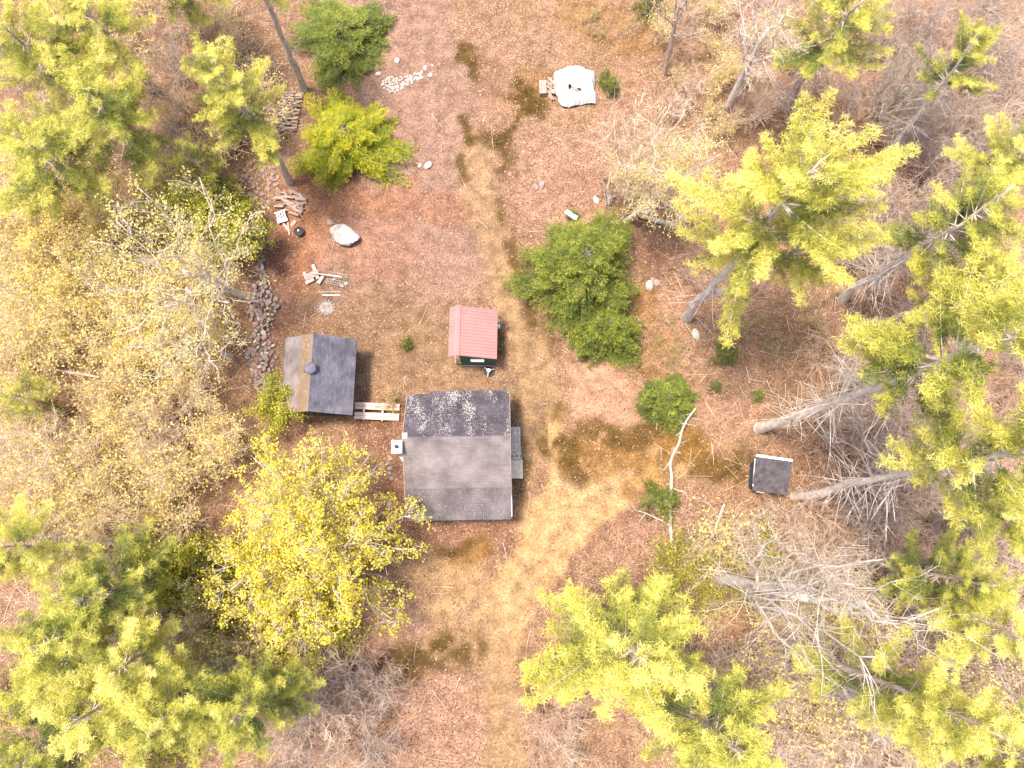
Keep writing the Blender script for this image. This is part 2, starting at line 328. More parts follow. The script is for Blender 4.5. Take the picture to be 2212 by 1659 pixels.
# ------------------------------------------------------------------ trees
def gen_pine(seed, h=20.0, R=4.0, cs=0.42, bark='pine_bark', dead=34, lead2=False, fill=1.0, needles=24, bright=0.0, pw=0.52):
    """white pine: bare lower trunk with dead stubs, whorls of plumed branches above -> trunk mesh, crown mesh"""
    rng = np.random.default_rng(seed); W = Wood(); zs = np.linspace(0, h, 15)
    wob = np.cumsum(rng.normal(size=(15, 2)) * 0.07, axis=0); wob -= wob[0]; wob -= np.linspace(0, 1, 15)[:, None] * wob[-1]
    P = np.column_stack([wob, zs]); P[0, 2] = -0.6; r0 = 0.0125 * h
    rad = r0 * (1 - 0.9 * (zs / h) ** 0.9) + 0.012; rad[0] *= 1.35
    W.path(P, rad, 9)
    axes = [(P, cs * h, h, R, 0.0)]
    if lead2:
        a = rng.uniform(0, 6.28); z0 = 0.24 * h; b0 = np.array([np.interp(z0, zs, P[:, 0]), np.interp(z0, zs, P[:, 1]), z0])
        q = bez(b0, b0 + np.array((math.cos(a) * 1.6, math.sin(a) * 1.6, 2.0)), b0 + np.array((math.cos(a) * 2.3, math.sin(a) * 2.3, 0.52 * h)), 10)
        W.path(q, np.linspace(r0 * 0.62, 0.03, 10), 7); axes.append((q, 0.56 * h, q[-1][2], R * 0.7, 0.0))
    C, D, T = [], [], []
    for ax, zlo, zhi, RR, _ in axes:
        z = zlo
        at = lambda zz: np.array([np.interp(zz, ax[:, 2], ax[:, 0]), np.interp(zz, ax[:, 2], ax[:, 1]), zz])
        while z < zhi - 0.15:
            t = (z - zlo) / (zhi - zlo)
            for k in range(rng.integers(4, 6)):
                if rng.random() > 0.88 * fill: continue
                az = rng.uniform(0, 6.283); L = max(0.55, RR * (1 - t) ** pw * (0.62 + 0.38 * min(1, t / 0.2)) * rng.uniform(0.42, 1.15))
                el = R_(4 + 42 * t + rng.normal() * 7); o = at(z + rng.uniform(-.12, .12))
                d = np.array((math.cos(az) * math.cos(el), math.sin(az) * math.cos(el), math.sin(el))); bh = rng.normal() * 0.10
                e = o + d * L; mid = o + d * L * 0.55 - np.array((0, 0, 0.05 * L)); e = e + np.array((0, 0, 0.10 * L))
                B = bez(o, mid, e, 7); W.line(B, 0.012 * L + 0.012, 0.008)
                side = np.cross(d, (0, 0, 1.0)); side = unit(side); s = max(0.2, 0.5 / max(L, 1.0))
                while s <= 1.0:
                    p = B[0] * (1 - s) ** 2 + 2 * s * (1 - s) * mid + s * s * e
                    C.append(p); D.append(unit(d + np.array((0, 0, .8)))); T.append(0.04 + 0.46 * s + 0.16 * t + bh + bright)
                    for sg in (-1, 1):
                        ll = min(0.9, (0.18 + 0.22 * L * (1 - s) ** 0.7) * rng.uniform(0.6, 1.2))
                        td = unit(d * 0.9 + side * sg * rng.uniform(0.35, 0.85) + np.array((0, 0, rng.uniform(0.05, 0.4))))
                        if ll > 0.5: W.seg.append((p, p + td * ll, 0.008, 0.004))
                        m = max(1, int(ll / 0.16))
                        for a in range(m):
                            f = (a + 1) / m
                            C.append(p + td * ll * f + rng.normal(size=3) * 0.04); D.append(unit(td + np.array((0, 0, 0.6)))); T.append(0.0 + 0.52 * (0.65 * s + 0.35 * f) + 0.16 * t + bh + bright + rng.normal() * 0.08)  # paler tint toward bough tips: new growth and sun highlight put into colour
                    s += 0.24 / L * rng.uniform(0.8, 1.3)
                C.append(e); D.append(unit(d + np.array((0, 0, .6)))); T.append(0.7)
            z += 0.62 * rng.uniform(0.75, 1.25)
        C.append(ax[-1]); D.append(np.array((0, 0, 1.0))); T.append(0.8)
    # dead branches under the crown
    zlo = cs * h
    for k in range(dead):
        z = rng.uniform(0.16, cs * 1.05) * h; az = rng.uniform(0, 6.283); L = rng.uniform(0.5, 2.6) * min(1, 0.4 + z / zlo * 0.7)
        o = np.array([np.interp(z, zs, P[:, 0]), np.interp(z, zs, P[:, 1]), z]); d = np.array((math.cos(az), math.sin(az), rng.uniform(-0.25, 0.35)))
        e = o + d * L; B = bez(o, o + d * L * .5 + rng.normal(size=3) * .1, e + np.array((0, 0, -0.12 * L)), 4); W.line(B, 0.022, 0.007)
        for j in range(rng.integers(1, 4)):
            p = B[rng.integers(1, 4)]; W.seg.append((p, p + unit(d + rng.normal(size=3) * .6) * L * rng.uniform(.2, .5), 0.009, 0.004))
    T = np.clip(np.array(T), 0, 1)
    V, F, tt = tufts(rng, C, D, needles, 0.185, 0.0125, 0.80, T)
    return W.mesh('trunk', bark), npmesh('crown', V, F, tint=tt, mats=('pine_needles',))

def gen_hemlock(seed, h=8.5, R=3.4, m='hemlock_needles', step=0.30, per=7, tw=0.20, shape=0.75, gap=0.06, ln=0.17, lo=0.74):
    """hemlock or young spruce: feathery sprays from the ground up"""
    rng = np.random.default_rng(seed); W = Wood(); P = np.array([(0, 0, 0), (0.03, 0, h * .5), (0, 0, h)]); W.path(P, [0.018 * h + .02, 0.011 * h + .01, 0.01], 7)
    C, D, T = [], [], []; z = 0.05 * h
    lobes = rng.uniform(0, 6.28, 3)
    while z < h:
        t = z / h
        for k in range(per):
            if rng.random() < gap: continue
            az = rng.uniform(0, 6.283); lob = 1 + 0.13 * math.sin(3 * az + lobes[0]) + 0.09 * math.sin(5 * az + lobes[1] + 5 * t)
            L = max(0.22, R * (1 - t) ** shape * rng.uniform(lo, 1.04) * lob); el = R_(2 + 40 * t + rng.normal() * 7)
            d = np.array((math.cos(az) * math.cos(el), math.sin(az) * math.cos(el), math.sin(el))); o = np.array((0, 0, z))
            e = o + d * L - np.array((0, 0, 0.10 * L)); mid = o + d * L * 0.55 + np.array((0, 0, 0.06 * L))
            W.line(bez(o, mid, e, 5), 0.010 * L + 0.006, 0.004); side = unit(np.cross(d, (0, 0, 1.0))); s = 0.30
            hue = rng.normal() * 0.11
            while s <= 1.02:
                p = o * (1 - s) ** 2 + 2 * s * (1 - s) * mid + s * s * e
                for sg in (-1, 1):
                    ll = (0.16 + 0.34 * L * (1.02 - s) ** 0.8) * rng.uniform(0.65, 1.2); ll = min(ll, 0.95)
                    td = unit(d * 0.9 + side * sg * rng.uniform(0.35, 0.8) + np.array((0, 0, rng.uniform(-0.2, 0.12))))
                    mm = max(1, int(ll / 0.15))
                    for a in range(mm):
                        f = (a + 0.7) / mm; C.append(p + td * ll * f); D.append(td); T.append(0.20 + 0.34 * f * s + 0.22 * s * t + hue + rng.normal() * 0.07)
                s += tw / max(L, .4) * rng.uniform(0.8, 1.3)
        z += step * rng.uniform(0.8, 1.2)
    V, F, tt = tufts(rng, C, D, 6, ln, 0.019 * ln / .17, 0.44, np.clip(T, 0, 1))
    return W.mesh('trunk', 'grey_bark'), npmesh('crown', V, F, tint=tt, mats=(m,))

def gen_broad(seed, h=12.0, R=5.0, tf=0.22, limbs=10, kids=9, twigs=6, leafm='maple_leaf', nl=9, ls=0.085, lspread=0.16, bark='grey_bark', sub=3, dome=0.45, keep=1.0, stems=1, twr=0.011, aniso=(1, 1)):
    """broadleaved tree: trunk, limbs reaching a dome, boughs, twigs and leaf clusters at the twig ends"""
    rng = np.random.default_rng(seed); W = Wood(); E = []; r0 = 0.014 * h + 0.02
    zs = np.linspace(0, h * 0.62, 7); wob = np.cumsum(rng.normal(size=(7, 2)) * 0.03 * R / 4, axis=0); wob -= wob[0]; P = np.column_stack([wob, zs]); P[0, 2] = -0.5
    W.path(P, np.linspace(r0 * 1.25, r0 * 0.45, 7), 8)
    for k in range(limbs):
        az = k * 2.39996 + rng.uniform(-.3, .3); rr = math.sqrt((k + 0.6) / limbs) * rng.uniform(0.85, 1.05)
        tgt = np.array((R * rr * math.cos(az) * aniso[0], R * rr * math.sin(az) * aniso[1], h * (1 - dome * rr * rr) * rng.uniform(0.92, 1.03)))
        z0 = h * rng.uniform(tf, 0.55) * (1 - 0.35 * rr); o = np.array((np.interp(z0, zs, P[:, 0]), np.interp(z0, zs, P[:, 1]), z0))
        mid = o * 0.5 + tgt * 0.5 + np.array((0, 0, -0.05 * h)) + rng.normal(size=3) * 0.05 * R
        B = bez(o, mid, tgt, 9); Ll = np.linalg.norm(tgt - o); B[1:-1] += rng.normal(size=(7, 3)) * 0.022 * Ll; W.path(B, np.linspace(r0 * 0.42, 0.018, 9), 5)
        dl = unit(tgt - o)
        for c in range(kids):
            s = 0.28 + 0.72 * (c + rng.random()) / kids; p = B[min(8, int(s * 8))]
            d = unit(dl * 0.7 + rng.normal(size=3) * 0.62 + np.array((0, 0, 0.22))); L2 = Ll * rng.uniform(0.20, 0.40) * (1.25 - 0.6 * s)
            q = p + d * L2; B2 = bez(p, p + d * L2 * .5 + rng.normal(size=3) * .16 * L2, q, 4); W.line(B2, 0.014 + 0.006 * L2, 0.009)
            for t_ in range(twigs):
                s2 = 0.3 + 0.7 * rng.random(); p2 = B2[min(3, int(s2 * 4))]; d2 = unit(d * 0.6 + rng.normal(size=3) * 0.6 + np.array((0, 0, .12))); L3 = max(0.25, L2 * rng.uniform(0.28, 0.6))
                q2 = p2 + d2 * L3; m2 = p2 + d2 * L3 * .5 + rng.normal(size=3) * .14 * L3; W.seg.append((p2, m2, twr, twr * .7)); W.seg.append((m2, q2, twr * .7, 0.005)); E.append(q2)
                for u_ in range(sub):
                    p3 = p2 + d2 * L3 * rng.uniform(.35, .95); q3 = p3 + unit(d2 + rng.normal(size=3) * .8) * L3 * rng.uniform(.3, .6); W.seg.append((p3, q3, 0.006, 0.003)); E.append(q3)
    tm = W.mesh('trunk', bark); E = np.array(E)
    if nl == 0: return tm, None
    E = E[rng.random(len(E)) < keep]; zz = (E[:, 2] / h)
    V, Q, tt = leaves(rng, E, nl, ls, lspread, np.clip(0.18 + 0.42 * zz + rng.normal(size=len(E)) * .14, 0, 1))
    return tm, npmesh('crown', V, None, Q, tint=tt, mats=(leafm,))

def gen_shrub(seed, h=2.2, R=1.5, stems=12, side=7, sub=3, leafm=None, nl=3, ls=0.05, bark='twig_bark', r=0.018, keep=0.6, arch=0.25):
    """multi-stemmed brush, bare or just leafing -> stems mesh, leaves mesh or None"""
    rng = np.random.default_rng(seed); W = Wood(); E = []
    for k in range(stems):
        az = rng.uniform(0, 6.283); rr = R * math.sqrt(rng.random()) ; b = np.array((rng.normal() * .12, rng.normal() * .12, 0.0))
        t = np.array((rr * math.cos(az), rr * math.sin(az), h * rng.uniform(.6, 1.05) * (1 - arch * (rr / R) ** 2)))
        B = bez(b, np.array((t[0] * .3, t[1] * .3, t[2] * .65)) + rng.normal(size=3) * .05, t, 6); rk = r * rng.uniform(.7, 1.3); W.line(B, rk, rk * .35)
        d = unit(t - b)
        for j in range(side):
            i = rng.integers(2, 6); p = B[i]; dd = unit(d * .6 + rng.normal(size=3) * .55 + np.array((0, 0, .15))); L = h * rng.uniform(.12, .34); q = p + dd * L + rng.normal(size=3) * .03
            W.seg.append((p, q, rk * .5, rk * .25)); E.append(q)
            for s in range(sub):
                p2 = p + dd * L * rng.uniform(.3, .9); q2 = p2 + unit(dd + rng.normal(size=3) * .7) * L * rng.uniform(.3, .6); W.seg.append((p2, q2, rk * .32, rk * .18)); E.append(q2)
    me = W.mesh('stems', bark)
    if not leafm: return me, None
    E = np.array(E); E = E[rng.random(len(E)) < keep]
    V, Q, tt = leaves(rng, E, nl, ls, 0.09, np.clip(0.5 + rng.normal(size=len(E)) * .2, 0, 1))
    return me, npmesh('foliage', V, None, Q, tint=tt, mats=(leafm,))

def align(o, base, apex, h0, Rs=None, spin=0.0):
    """stand a model of height h0 on base so that its top reaches apex"""
    ax = Vector(apex) - Vector(base); L = ax.length; q = Vector((0, 0, 1)).rotation_difference(ax.normalized())
    o.rotation_mode = 'QUATERNION'; o.rotation_quaternion = q @ Quaternion((0, 0, 1), spin)
    s = L / h0; o.location = base; o.scale = (Rs or s, Rs or s, s)
def plant(name, meshes, names, label, cat, base, apex=None, h0=1.0, Rs=None, spin=0.0, group=None):
    o = thing(name, label, cat, group=group)
    if apex is None: apex = (base[0], base[1], base[2] + h0)
    align(o, base, apex, h0, Rs, spin)
    for n_, me in zip(names, meshes):
        if me is not None: link(n_, me, o)
    return o
TC = ('trunk', 'crown')
rnd = random.Random(5)
def base_apex(b, a, hmin, hmax):
    B = U(*b); A = apex_over(B, *a)
    hh = min(max(A[2], hmin), hmax)
    if abs(hh - A[2]) > 1e-3: A = U(a[0], a[1], hh)
    return B, A

# ------------------------------------------------------------------ the ground sheet and the worn track
def vnoise(X, Y, scale, seed):
    r = np.random.default_rng(seed); G = r.random((256, 256)); x = X / scale + 97.3; y = Y / scale + 41.7
    i, j = np.floor(x).astype(int), np.floor(y).astype(int); fx, fy = x - i, y - j; fx = fx * fx * (3 - 2 * fx); fy = fy * fy * (3 - 2 * fy)
    g = lambda a, b: G[a % 256, b % 256]
    return (g(i, j) * (1 - fx) + g(i + 1, j) * fx) * (1 - fy) + (g(i, j + 1) * (1 - fx) + g(i + 1, j + 1) * fx) * fy
def fbm(X, Y, s, seed, o=4): return sum(vnoise(X, Y, s / 2 ** k, seed + k) / 2 ** k for k in range(o)) / sum(1 / 2 ** k for k in range(o))
def dist_poly(X, Y, pts):
    d = np.full(X.shape, 1e9)
    if len(pts) == 1: return np.hypot(X - pts[0][0], Y - pts[0][1])
    for a, b in zip(pts[:-1], pts[1:]):
        ax, ay, bx, by = a[0], a[1], b[0], b[1]; L2 = (bx - ax) ** 2 + (by - ay) ** 2 + 1e-9
        t = np.clip(((X - ax) * (bx - ax) + (Y - ay) * (by - ay)) / L2, 0, 1); d = np.minimum(d, np.hypot(X - ax - t * (bx - ax), Y - ay - t * (by - ay)))
    return d
gx = np.concatenate([[-700, -250, -110, -64], np.arange(-46, 46.01, 0.2), [64, 110, 250, 700]])
gy = np.concatenate([[-700, -250, -90, -40], np.arange(-20, 44.01, 0.2), [64, 110, 250, 700]])
GX, GY = np.meshgrid(gx, gy); NXg, NYg = len(gx), len(gy)
def gz(X, Y): return 0.10 * (fbm(X, Y, 7.0, 3) - 0.5) + 0.05 * (fbm(X, Y, 1.2, 9, 3) - 0.5)
LITTER = np.array((0.225, 0.138, 0.080)); PINK = np.array((0.255, 0.150, 0.102)); GRASS = np.array((0.25, 0.160, 0.088)); TAN = np.array((0.355, 0.222, 0.108))
MOSS_OR_SHADE = np.array((0.075, 0.045, 0.011)); AMBER = np.array((0.185, 0.098, 0.026)); NEEDLE = np.array((0.235, 0.103, 0.055)); MAUVE = np.array((0.225, 0.138, 0.108)); OLIVE = np.array((0.17, 0.108, 0.062)); SAND = np.array((0.32, 0.185, 0.122)); RED = np.array((0.155, 0.072, 0.052))
# colour, polyline in the photograph, radius (m), soft edge (m), leaf flakes 0..1, strength
REG = [
 (MAUVE, [(850, 20), (900, 200), (930, 340), (960, 480)], 4.2, 2.0, .30, .8),
 (NEEDLE, [(690, 420), (660, 540), (740, 470), (830, 520)], 2.6, 1.6, .35, .75),
 (MAUVE, [(800, 560), (960, 580)], 3.4, 1.5, .30, .55),
 (NEEDLE, [(880, 430), (980, 450)], 1.4, 1.2, .35, .5),
 (OLIVE, [(820, 690), (870, 760), (940, 720)], 2.6, 1.4, .25, .75),
 (OLIVE, [(910, 780), (1090, 830)], 1.8, 1.0, .25, .6),
 (RED, [(790, 920), (840, 900)], 1.6, 0.8, .5, .6), (RED, [(890, 1165), (1090, 1165)], 1.1, 0.6, .5, .55), (RED, [(850, 960), (850, 1060)], 0.8, .5, .5, .6),
 (RED, [(600, 520), (590, 700)], 1.3, 1.0, .6, .6), (RED, [(1430, 560), (1400, 480), (1440, 490)], 1.3, .8, .6, .5), (RED, [(1900, 380), (2000, 330)], 2.2, 1.5, .6, .6),
 (GRASS, [(1030, 330), (1040, 440), (1085, 560), (1110, 650)], 1.2, 0.8, .12, .8),
 (GRASS, [(1110, 650), (1150, 760), (1170, 880), (1160, 960)], 1.3, 0.7, .08, .9),
 (TAN, [(1200, 900), (1205, 1000), (1190, 1100), (1150, 1230)], 0.62, 0.5, .06, .85),
 (TAN, [(1480, 985), (1340, 1040), (1270, 1090), (1180, 1190), (1100, 1290), (1070, 1380)], 1.5, 0.9, .06, .95),
 (GRASS, [(1480, 985), (1345, 1032), (1265, 1090), (1180, 1190), (1105, 1285)], .22, .4, .3, .75), (OLIVE, [(1178, 880), (1182, 960), (1178, 1010)], .22, .35, .3, .8), (GRASS, [(1075, 1400), (1085, 1500), (1092, 1659)], .2, .4, .35, .6), (TAN, [(1060, 1390), (1063, 1480), (1075, 1659)], .26, .35, .06, .7), (TAN, [(1092, 1390), (1106, 1480), (1118, 1659)], .26, .35, .06, .7),
 (TAN, [(1150, 1100), (1150, 1190)], 0.9, 0.7, .06, .9),
 (TAN, [(1010, 1235), (950, 1320)], 1.0, 0.9, .10, .7),
 (GRASS, [(1060, 1380), (1075, 1480), (1090, 1659), (1095, 1750)], 1.15, 0.7, .10, .8),
 (GRASS, [(900, 1240), (920, 1380), (1000, 1330)], 2.3, 1.4, .25, .55),
 (MAUVE, [(850, 1280), (860, 1350)], 1.6, 1.2, .35, .6),
 (SAND, [(1290, 840), (1300, 870)], 2.0, 1.1, .15, .85), (SAND, [(1570, 930), (1600, 900)], 1.3, .9, .3, .6), (SAND, [(1420, 740), (1440, 690)], 1.3, .9, .3, .5),
 (AMBER, [(1250, 980), (1400, 960), (1470, 940)], 1.5, 1.0, 0.20, .8), (AMBER, [(1460, 960), (1580, 1005)], 1.1, .8, 0.14, .9),
 (AMBER, [(1440, 1010), (1380, 1060)], .9, .8, 0.09, .6), (AMBER, [(1430, 730), (1400, 790)], 1.0, 1.0, 0.23, .55),
 (AMBER, [(1040, 1190), (990, 1200)], .7, .6, 0.18, .75), (AMBER, [(1390, 640), (1380, 700)], .8, .6, 0.18, .6),
 (AMBER, [(1250, 30), (1300, 50), (1370, 80)], 1.8, 1.2, 0.23, .5), (AMBER, [(1100, 240), (1160, 190)], 1.5, 1.0, 0.23, .6),
 (MOSS_OR_SHADE, [(1012, 112), (1050, 140), (1075, 165)], .9, .6, 0.14, .95), (MOSS_OR_SHADE, [(1035, 150), (1080, 190), (1130, 205)], .9, .6, 0.16, .95), (MOSS_OR_SHADE, [(1090, 195), (1140, 215), (1170, 240)], .7, .6, 0.18, .8), (MOSS_OR_SHADE, [(1150, 235), (1115, 280), (1075, 300)], .8, .5, 0.16, .95), (MOSS_OR_SHADE, [(1095, 300), (1100, 340), (1095, 372)], 0.75, .6, 0.16, .95),
 (MOSS_OR_SHADE, [(1012, 262), (1022, 300)], .5, .4, 0.18, .95), (MOSS_OR_SHADE, [(1000, 340), (1006, 385)], .3, .3, 0.18, .8), (MOSS_OR_SHADE, [(1050, 290), (1070, 310)], .6, .5, 0.18, .8),
 (MOSS_OR_SHADE, [(1085, 440), (1105, 520), (1130, 600), (1150, 690)], .5, .5, 0.20, .75), (MOSS_OR_SHADE, [(1120, 560), (1140, 630)], .5, .4, 0.18, .6),
 (MOSS_OR_SHADE, [(1210, 770), (1190, 740), (1160, 690)], .35, .4, 0.23, .5),
 (MOSS_OR_SHADE, [(1215, 900), (1240, 925), (1300, 930), (1370, 950), (1385, 920)], .7, .6, 0.18, .75), (MOSS_OR_SHADE, [(1225, 970), (1240, 1030)], .8, .6, 0.20, .65),
 (MOSS_OR_SHADE, [(1215, 960), (1250, 1000), (1240, 1060)], .45, .4, 0.23, .55), (MOSS_OR_SHADE, [(1170, 920), (1180, 970)], .35, .3, 0.14, .8), (MOSS_OR_SHADE, [(1520, 1010), (1560, 1020), (1600, 1000)], .9, .6, 0.16, .8),
 (RED, [(1400, 1085), (1330, 1120), (1260, 1190), (1190, 1290)], .4, .6, .3, .6), (MOSS_OR_SHADE, [(880, 1420), (950, 1420), (1020, 1400)], 1.1, .8, 0.11, .9), (MOSS_OR_SHADE, [(850, 1430), (870, 1470)], .9, .7, 0.14, .7),
 (MOSS_OR_SHADE, [(950, 1195), (1000, 1185)], .4, .4, 0.18, .7), (MOSS_OR_SHADE, [(1110, 860), (1125, 960), (1130, 1060)], .55, .4, 0.18, .5), (MOSS_OR_SHADE, [(1080, 700), (1082, 760)], .4, .3, 0.18, .5),  # strips east of cabin and red shed: building shade painted into the ground
 (MOSS_OR_SHADE, [(870, 760), (880, 745)], .4, .4, 0.14, .5), (MOSS_OR_SHADE, [(800, 900), (860, 880)], .8, .6, 0.18, .5), (MOSS_OR_SHADE, [(1140, 1430), (1160, 1500)], .8, .7, 0.18, .4),
 (PINK, [(930, 1540), (960, 1640)], 2.6, 1.4, .9, .8), (PINK, [(1170, 330), (1160, 420), (1230, 400)], 2.2, 1.5, .9, .8), (PINK, [(1480, 1100), (1400, 1170)], 1.9, 1.2, .9, .7), (PINK, [(1080, 110), (1060, 250)], 1.3, .9, .8, .6),
]
UX, UY = GX, GY
wrp = (fbm(GX, GY, 1.6, 21) - .5, fbm(GX, GY, 1.6, 31) - .5); wx = GX + 1.3 * (fbm(GX, GY, 1.6, 21) - .5) * 2; wy = GY + 1.3 * (fbm(GX, GY, 1.6, 31) - .5) * 2
big = fbm(GX, GY, 9, 55)[..., None]; mid_ = fbm(GX, GY, 2.2, 66)[..., None]
GC = LITTER * (0.80 + 0.40 * big) * (0.78 + 0.44 * mid_); GC = GC * (1 - .35 * (mid_ > .55)) + (.35 * (mid_ > .55)) * PINK
SPK = np.full(GX.shape, 0.85); fin = fbm(GX, GY, 1.0, 88, 3)
for c, px, r, sft, fl, st in REG:
    pts = [U(*p)[:2] for p in px]; wa = .8 if (c is TAN or c is GRASS) else 1.5 if (c is MOSS_OR_SHADE or c is AMBER) else 2.6; d = dist_poly(GX + wa * wrp[0], GY + wa * wrp[1], pts)
    a = np.clip((r + sft * .5 - d) / sft, 0, 1); a = a * a * (3 - 2 * a) * st
    if c is MOSS_OR_SHADE or c is AMBER: a = a * np.clip((fin - .26) / .16, .30, 1)
    GC = GC * (1 - a[..., None]) + c * (0.86 + 0.28 * mid_) * a[..., None]; SPK = SPK * (1 - a) + fl * a
GV = np.column_stack([GX.ravel(), GY.ravel(), np.where((np.abs(GX) < 47) & (GY > -21) & (GY < 45), gz(GX, GY), 0).ravel()])
ii, jj = np.meshgrid(np.arange(NXg - 1), np.arange(NYg - 1)); q0 = (jj * NXg + ii).ravel()
GQ = np.stack([q0, q0 + 1, q0 + NXg + 1, q0 + NXg], axis=1)
trk = [[U(*p)[:2] for p in L] for L in ([(1030, 330), (1040, 440), (1085, 560), (1110, 650), (1150, 760), (1175, 880), (1180, 960), (1185, 1100), (1100, 1290)], [(1600, 985), (1480, 990), (1340, 1040), (1270, 1090), (1180, 1190), (1100, 1290), (1070, 1400), (1075, 1480), (1090, 1659), (1095, 1760)])]
fcx = GV[GQ].mean(axis=1); td = np.minimum(dist_poly(fcx[:, 0], fcx[:, 1], trk[0]), dist_poly(fcx[:, 0], fcx[:, 1], trk[1])); ontrack = td < 1.55

def ground_mat():
    m = bpy.data.materials.new('ground_cover'); m.use_nodes = True; n = m.node_tree.nodes; l = m.node_tree.links; b = n['Principled BSDF']
    b.inputs['Roughness'].default_value = 0.95; b.inputs['Specular IOR Level'].default_value = 0.15
    at = n.new('ShaderNodeAttribute'); at.attribute_name = 'cover'; sp = n.new('ShaderNodeAttribute'); sp.attribute_name = 'flakes'
    tc = n.new('ShaderNodeTexCoord'); col = at.outputs['Color']
    def mul(col, fac_socket, lo, hi, a=0.0, b_=1.0):
        mr = n.new('ShaderNodeMapRange'); mr.inputs[1].default_value = a; mr.inputs[2].default_value = b_; mr.inputs[3].default_value = lo; mr.inputs[4].default_value = hi
        l.new(fac_socket, mr.inputs[0]); mu = n.new('ShaderNodeMix'); mu.data_type = 'RGBA'; mu.blend_type = 'MULTIPLY'; mu.inputs[0].default_value = 1
        l.new(col, mu.inputs[6]); l.new(mr.outputs[0], mu.inputs[7]); return mu.outputs[2]
    nz = n.new('ShaderNodeTexNoise'); nz.inputs['Scale'].default_value = 7; nz.inputs['Detail'].default_value = 8; nz.inputs['Roughness'].default_value = 0.75; l.new(tc.outputs['Object'], nz.inputs['Vector'])
    col = mul(col, nz.outputs['Fac'], 0.42, 1.55, .28, .72)
    n2 = n.new('ShaderNodeTexNoise'); n2.inputs['Scale'].default_value = 1.3; n2.inputs['Detail'].default_value = 5; l.new(tc.outputs['Object'], n2.inputs['Vector'])
    col = mul(col, n2.outputs['Fac'], 0.70, 1.28, .32, .68)
    n3 = n.new('ShaderNodeTexNoise'); n3.inputs['Scale'].default_value = 24; n3.inputs['Detail'].default_value = 3; l.new(tc.outputs['Object'], n3.inputs['Vector'])
    col = mul(col, n3.outputs['Fac'], 0.62, 1.38, .3, .7)
    vo = n.new('ShaderNodeTexVoronoi'); vo.inputs['Scale'].default_value = 12.5; l.new(tc.outputs['Object'], vo.inputs['Vector'])
    sc_ = n.new('ShaderNodeSeparateColor'); l.new(vo.outputs['Color'], sc_.inputs[0])
    cr = n.new('ShaderNodeValToRGB'); e = cr.color_ramp.elements; e[0].position = 0; e[0].color = (.055, .028, .016, 1); e[1].position = 1; e[1].color = (.50, .34, .25, 1)
    for p, c in ((.28, (.125, .066, .042)), (.6, (.215, .12, .082)), (.85, (.34, .205, .15))): x = e.new(p); x.color = (*c, 1)
    l.new(sc_.outputs[0], cr.inputs[0])
    fm = n.new('ShaderNodeMath'); fm.operation = 'LESS_THAN'; l.new(vo.outputs['Distance'], fm.inputs[0]); fm.inputs[1].default_value = 0.52
    f2 = n.new('ShaderNodeMath'); f2.operation = 'LESS_THAN'; l.new(sc_.outputs[1], f2.inputs[0])
    f4 = n.new('ShaderNodeMath'); f4.operation = 'MULTIPLY'; f4.inputs[1].default_value = 0.72; l.new(sp.outputs['Fac'], f4.inputs[0]); l.new(f4.outputs[0], f2.inputs[1])
    f3 = n.new('ShaderNodeMath'); f3.operation = 'MULTIPLY'; l.new(fm.outputs[0], f3.inputs[0]); l.new(f2.outputs[0], f3.inputs[1])
    mx = n.new('ShaderNodeMix'); mx.data_type = 'RGBA'; l.new(f3.outputs[0], mx.inputs[0]); l.new(col, mx.inputs[6]); l.new(cr.outputs['Color'], mx.inputs[7])
    l.new(mx.outputs[2], b.inputs['Base Color'])
    bp = n.new('ShaderNodeBump'); bp.inputs['Strength'].default_value = 0.75; bp.inputs['Distance'].default_value = 0.05; l.new(nz.outputs['Fac'], bp.inputs['Height']); l.new(bp.outputs[0], b.inputs['Normal'])
    M['ground_cover'] = m
ground_mat()
def sheet(name, sel):
    q = GQ[sel]; used, inv = np.unique(q.ravel(), return_inverse=True)
    me = npmesh(name, GV[used], None, inv.reshape(-1, 4), mats=('ground_cover',), smooth=True)
    a = me.attributes.new('cover', 'FLOAT_COLOR', 'POINT'); a.data.foreach_set('color', np.column_stack([GC.reshape(-1, 3)[used], np.ones(len(used))]).astype(np.float32).ravel())
    a = me.attributes.new('flakes', 'FLOAT', 'POINT'); a.data.foreach_set('value', SPK.ravel()[used].astype(np.float32))
    o = link(name, me); o['kind'] = 'structure'; return o
sheet('ground', ~ontrack); sheet('dirt_track', ontrack)

# loose leaves lying on the litter: nobody could count them
rg = np.random.default_rng(77); NL = 90000
lx, ly = rg.uniform(-40, 40, NL), rg.uniform(-16, 40, NL)
ix = np.clip(((lx + 46) / 0.2).astype(int) + 4, 0, NXg - 1); iy = np.clip(((ly + 20) / 0.2).astype(int) + 4, 0, NYg - 1)
kp = rg.random(NL) < SPK[iy, ix] * 1.3 - 0.35; lx, ly = lx[kp], ly[kp]
bld = lambda x, y: ((x > -6.4) & (x < -0.1) & (y > 0) & (y < 7.8)) | ((x > -14) & (x < -9.8) & (y > 6) & (y < 11.4)) | ((x > -3.4) & (x < -1) & (y > 9.8) & (y < 13))
kp = ~bld(lx, ly); lx, ly = lx[kp], ly[kp]
Vl, Ql, Tl = leaves(rg, np.column_stack([lx, ly, gz(lx, ly) + 0.015]), 1, 0.050, 0.0, rg.uniform(0.05, 1.0, len(lx)))
Vl[:, 2] = np.maximum(Vl[:, 2] * 0.4 + np.repeat(gz(lx, ly) + 0.012, 4) * 0.6, np.repeat(gz(lx, ly), 4) + 0.006)
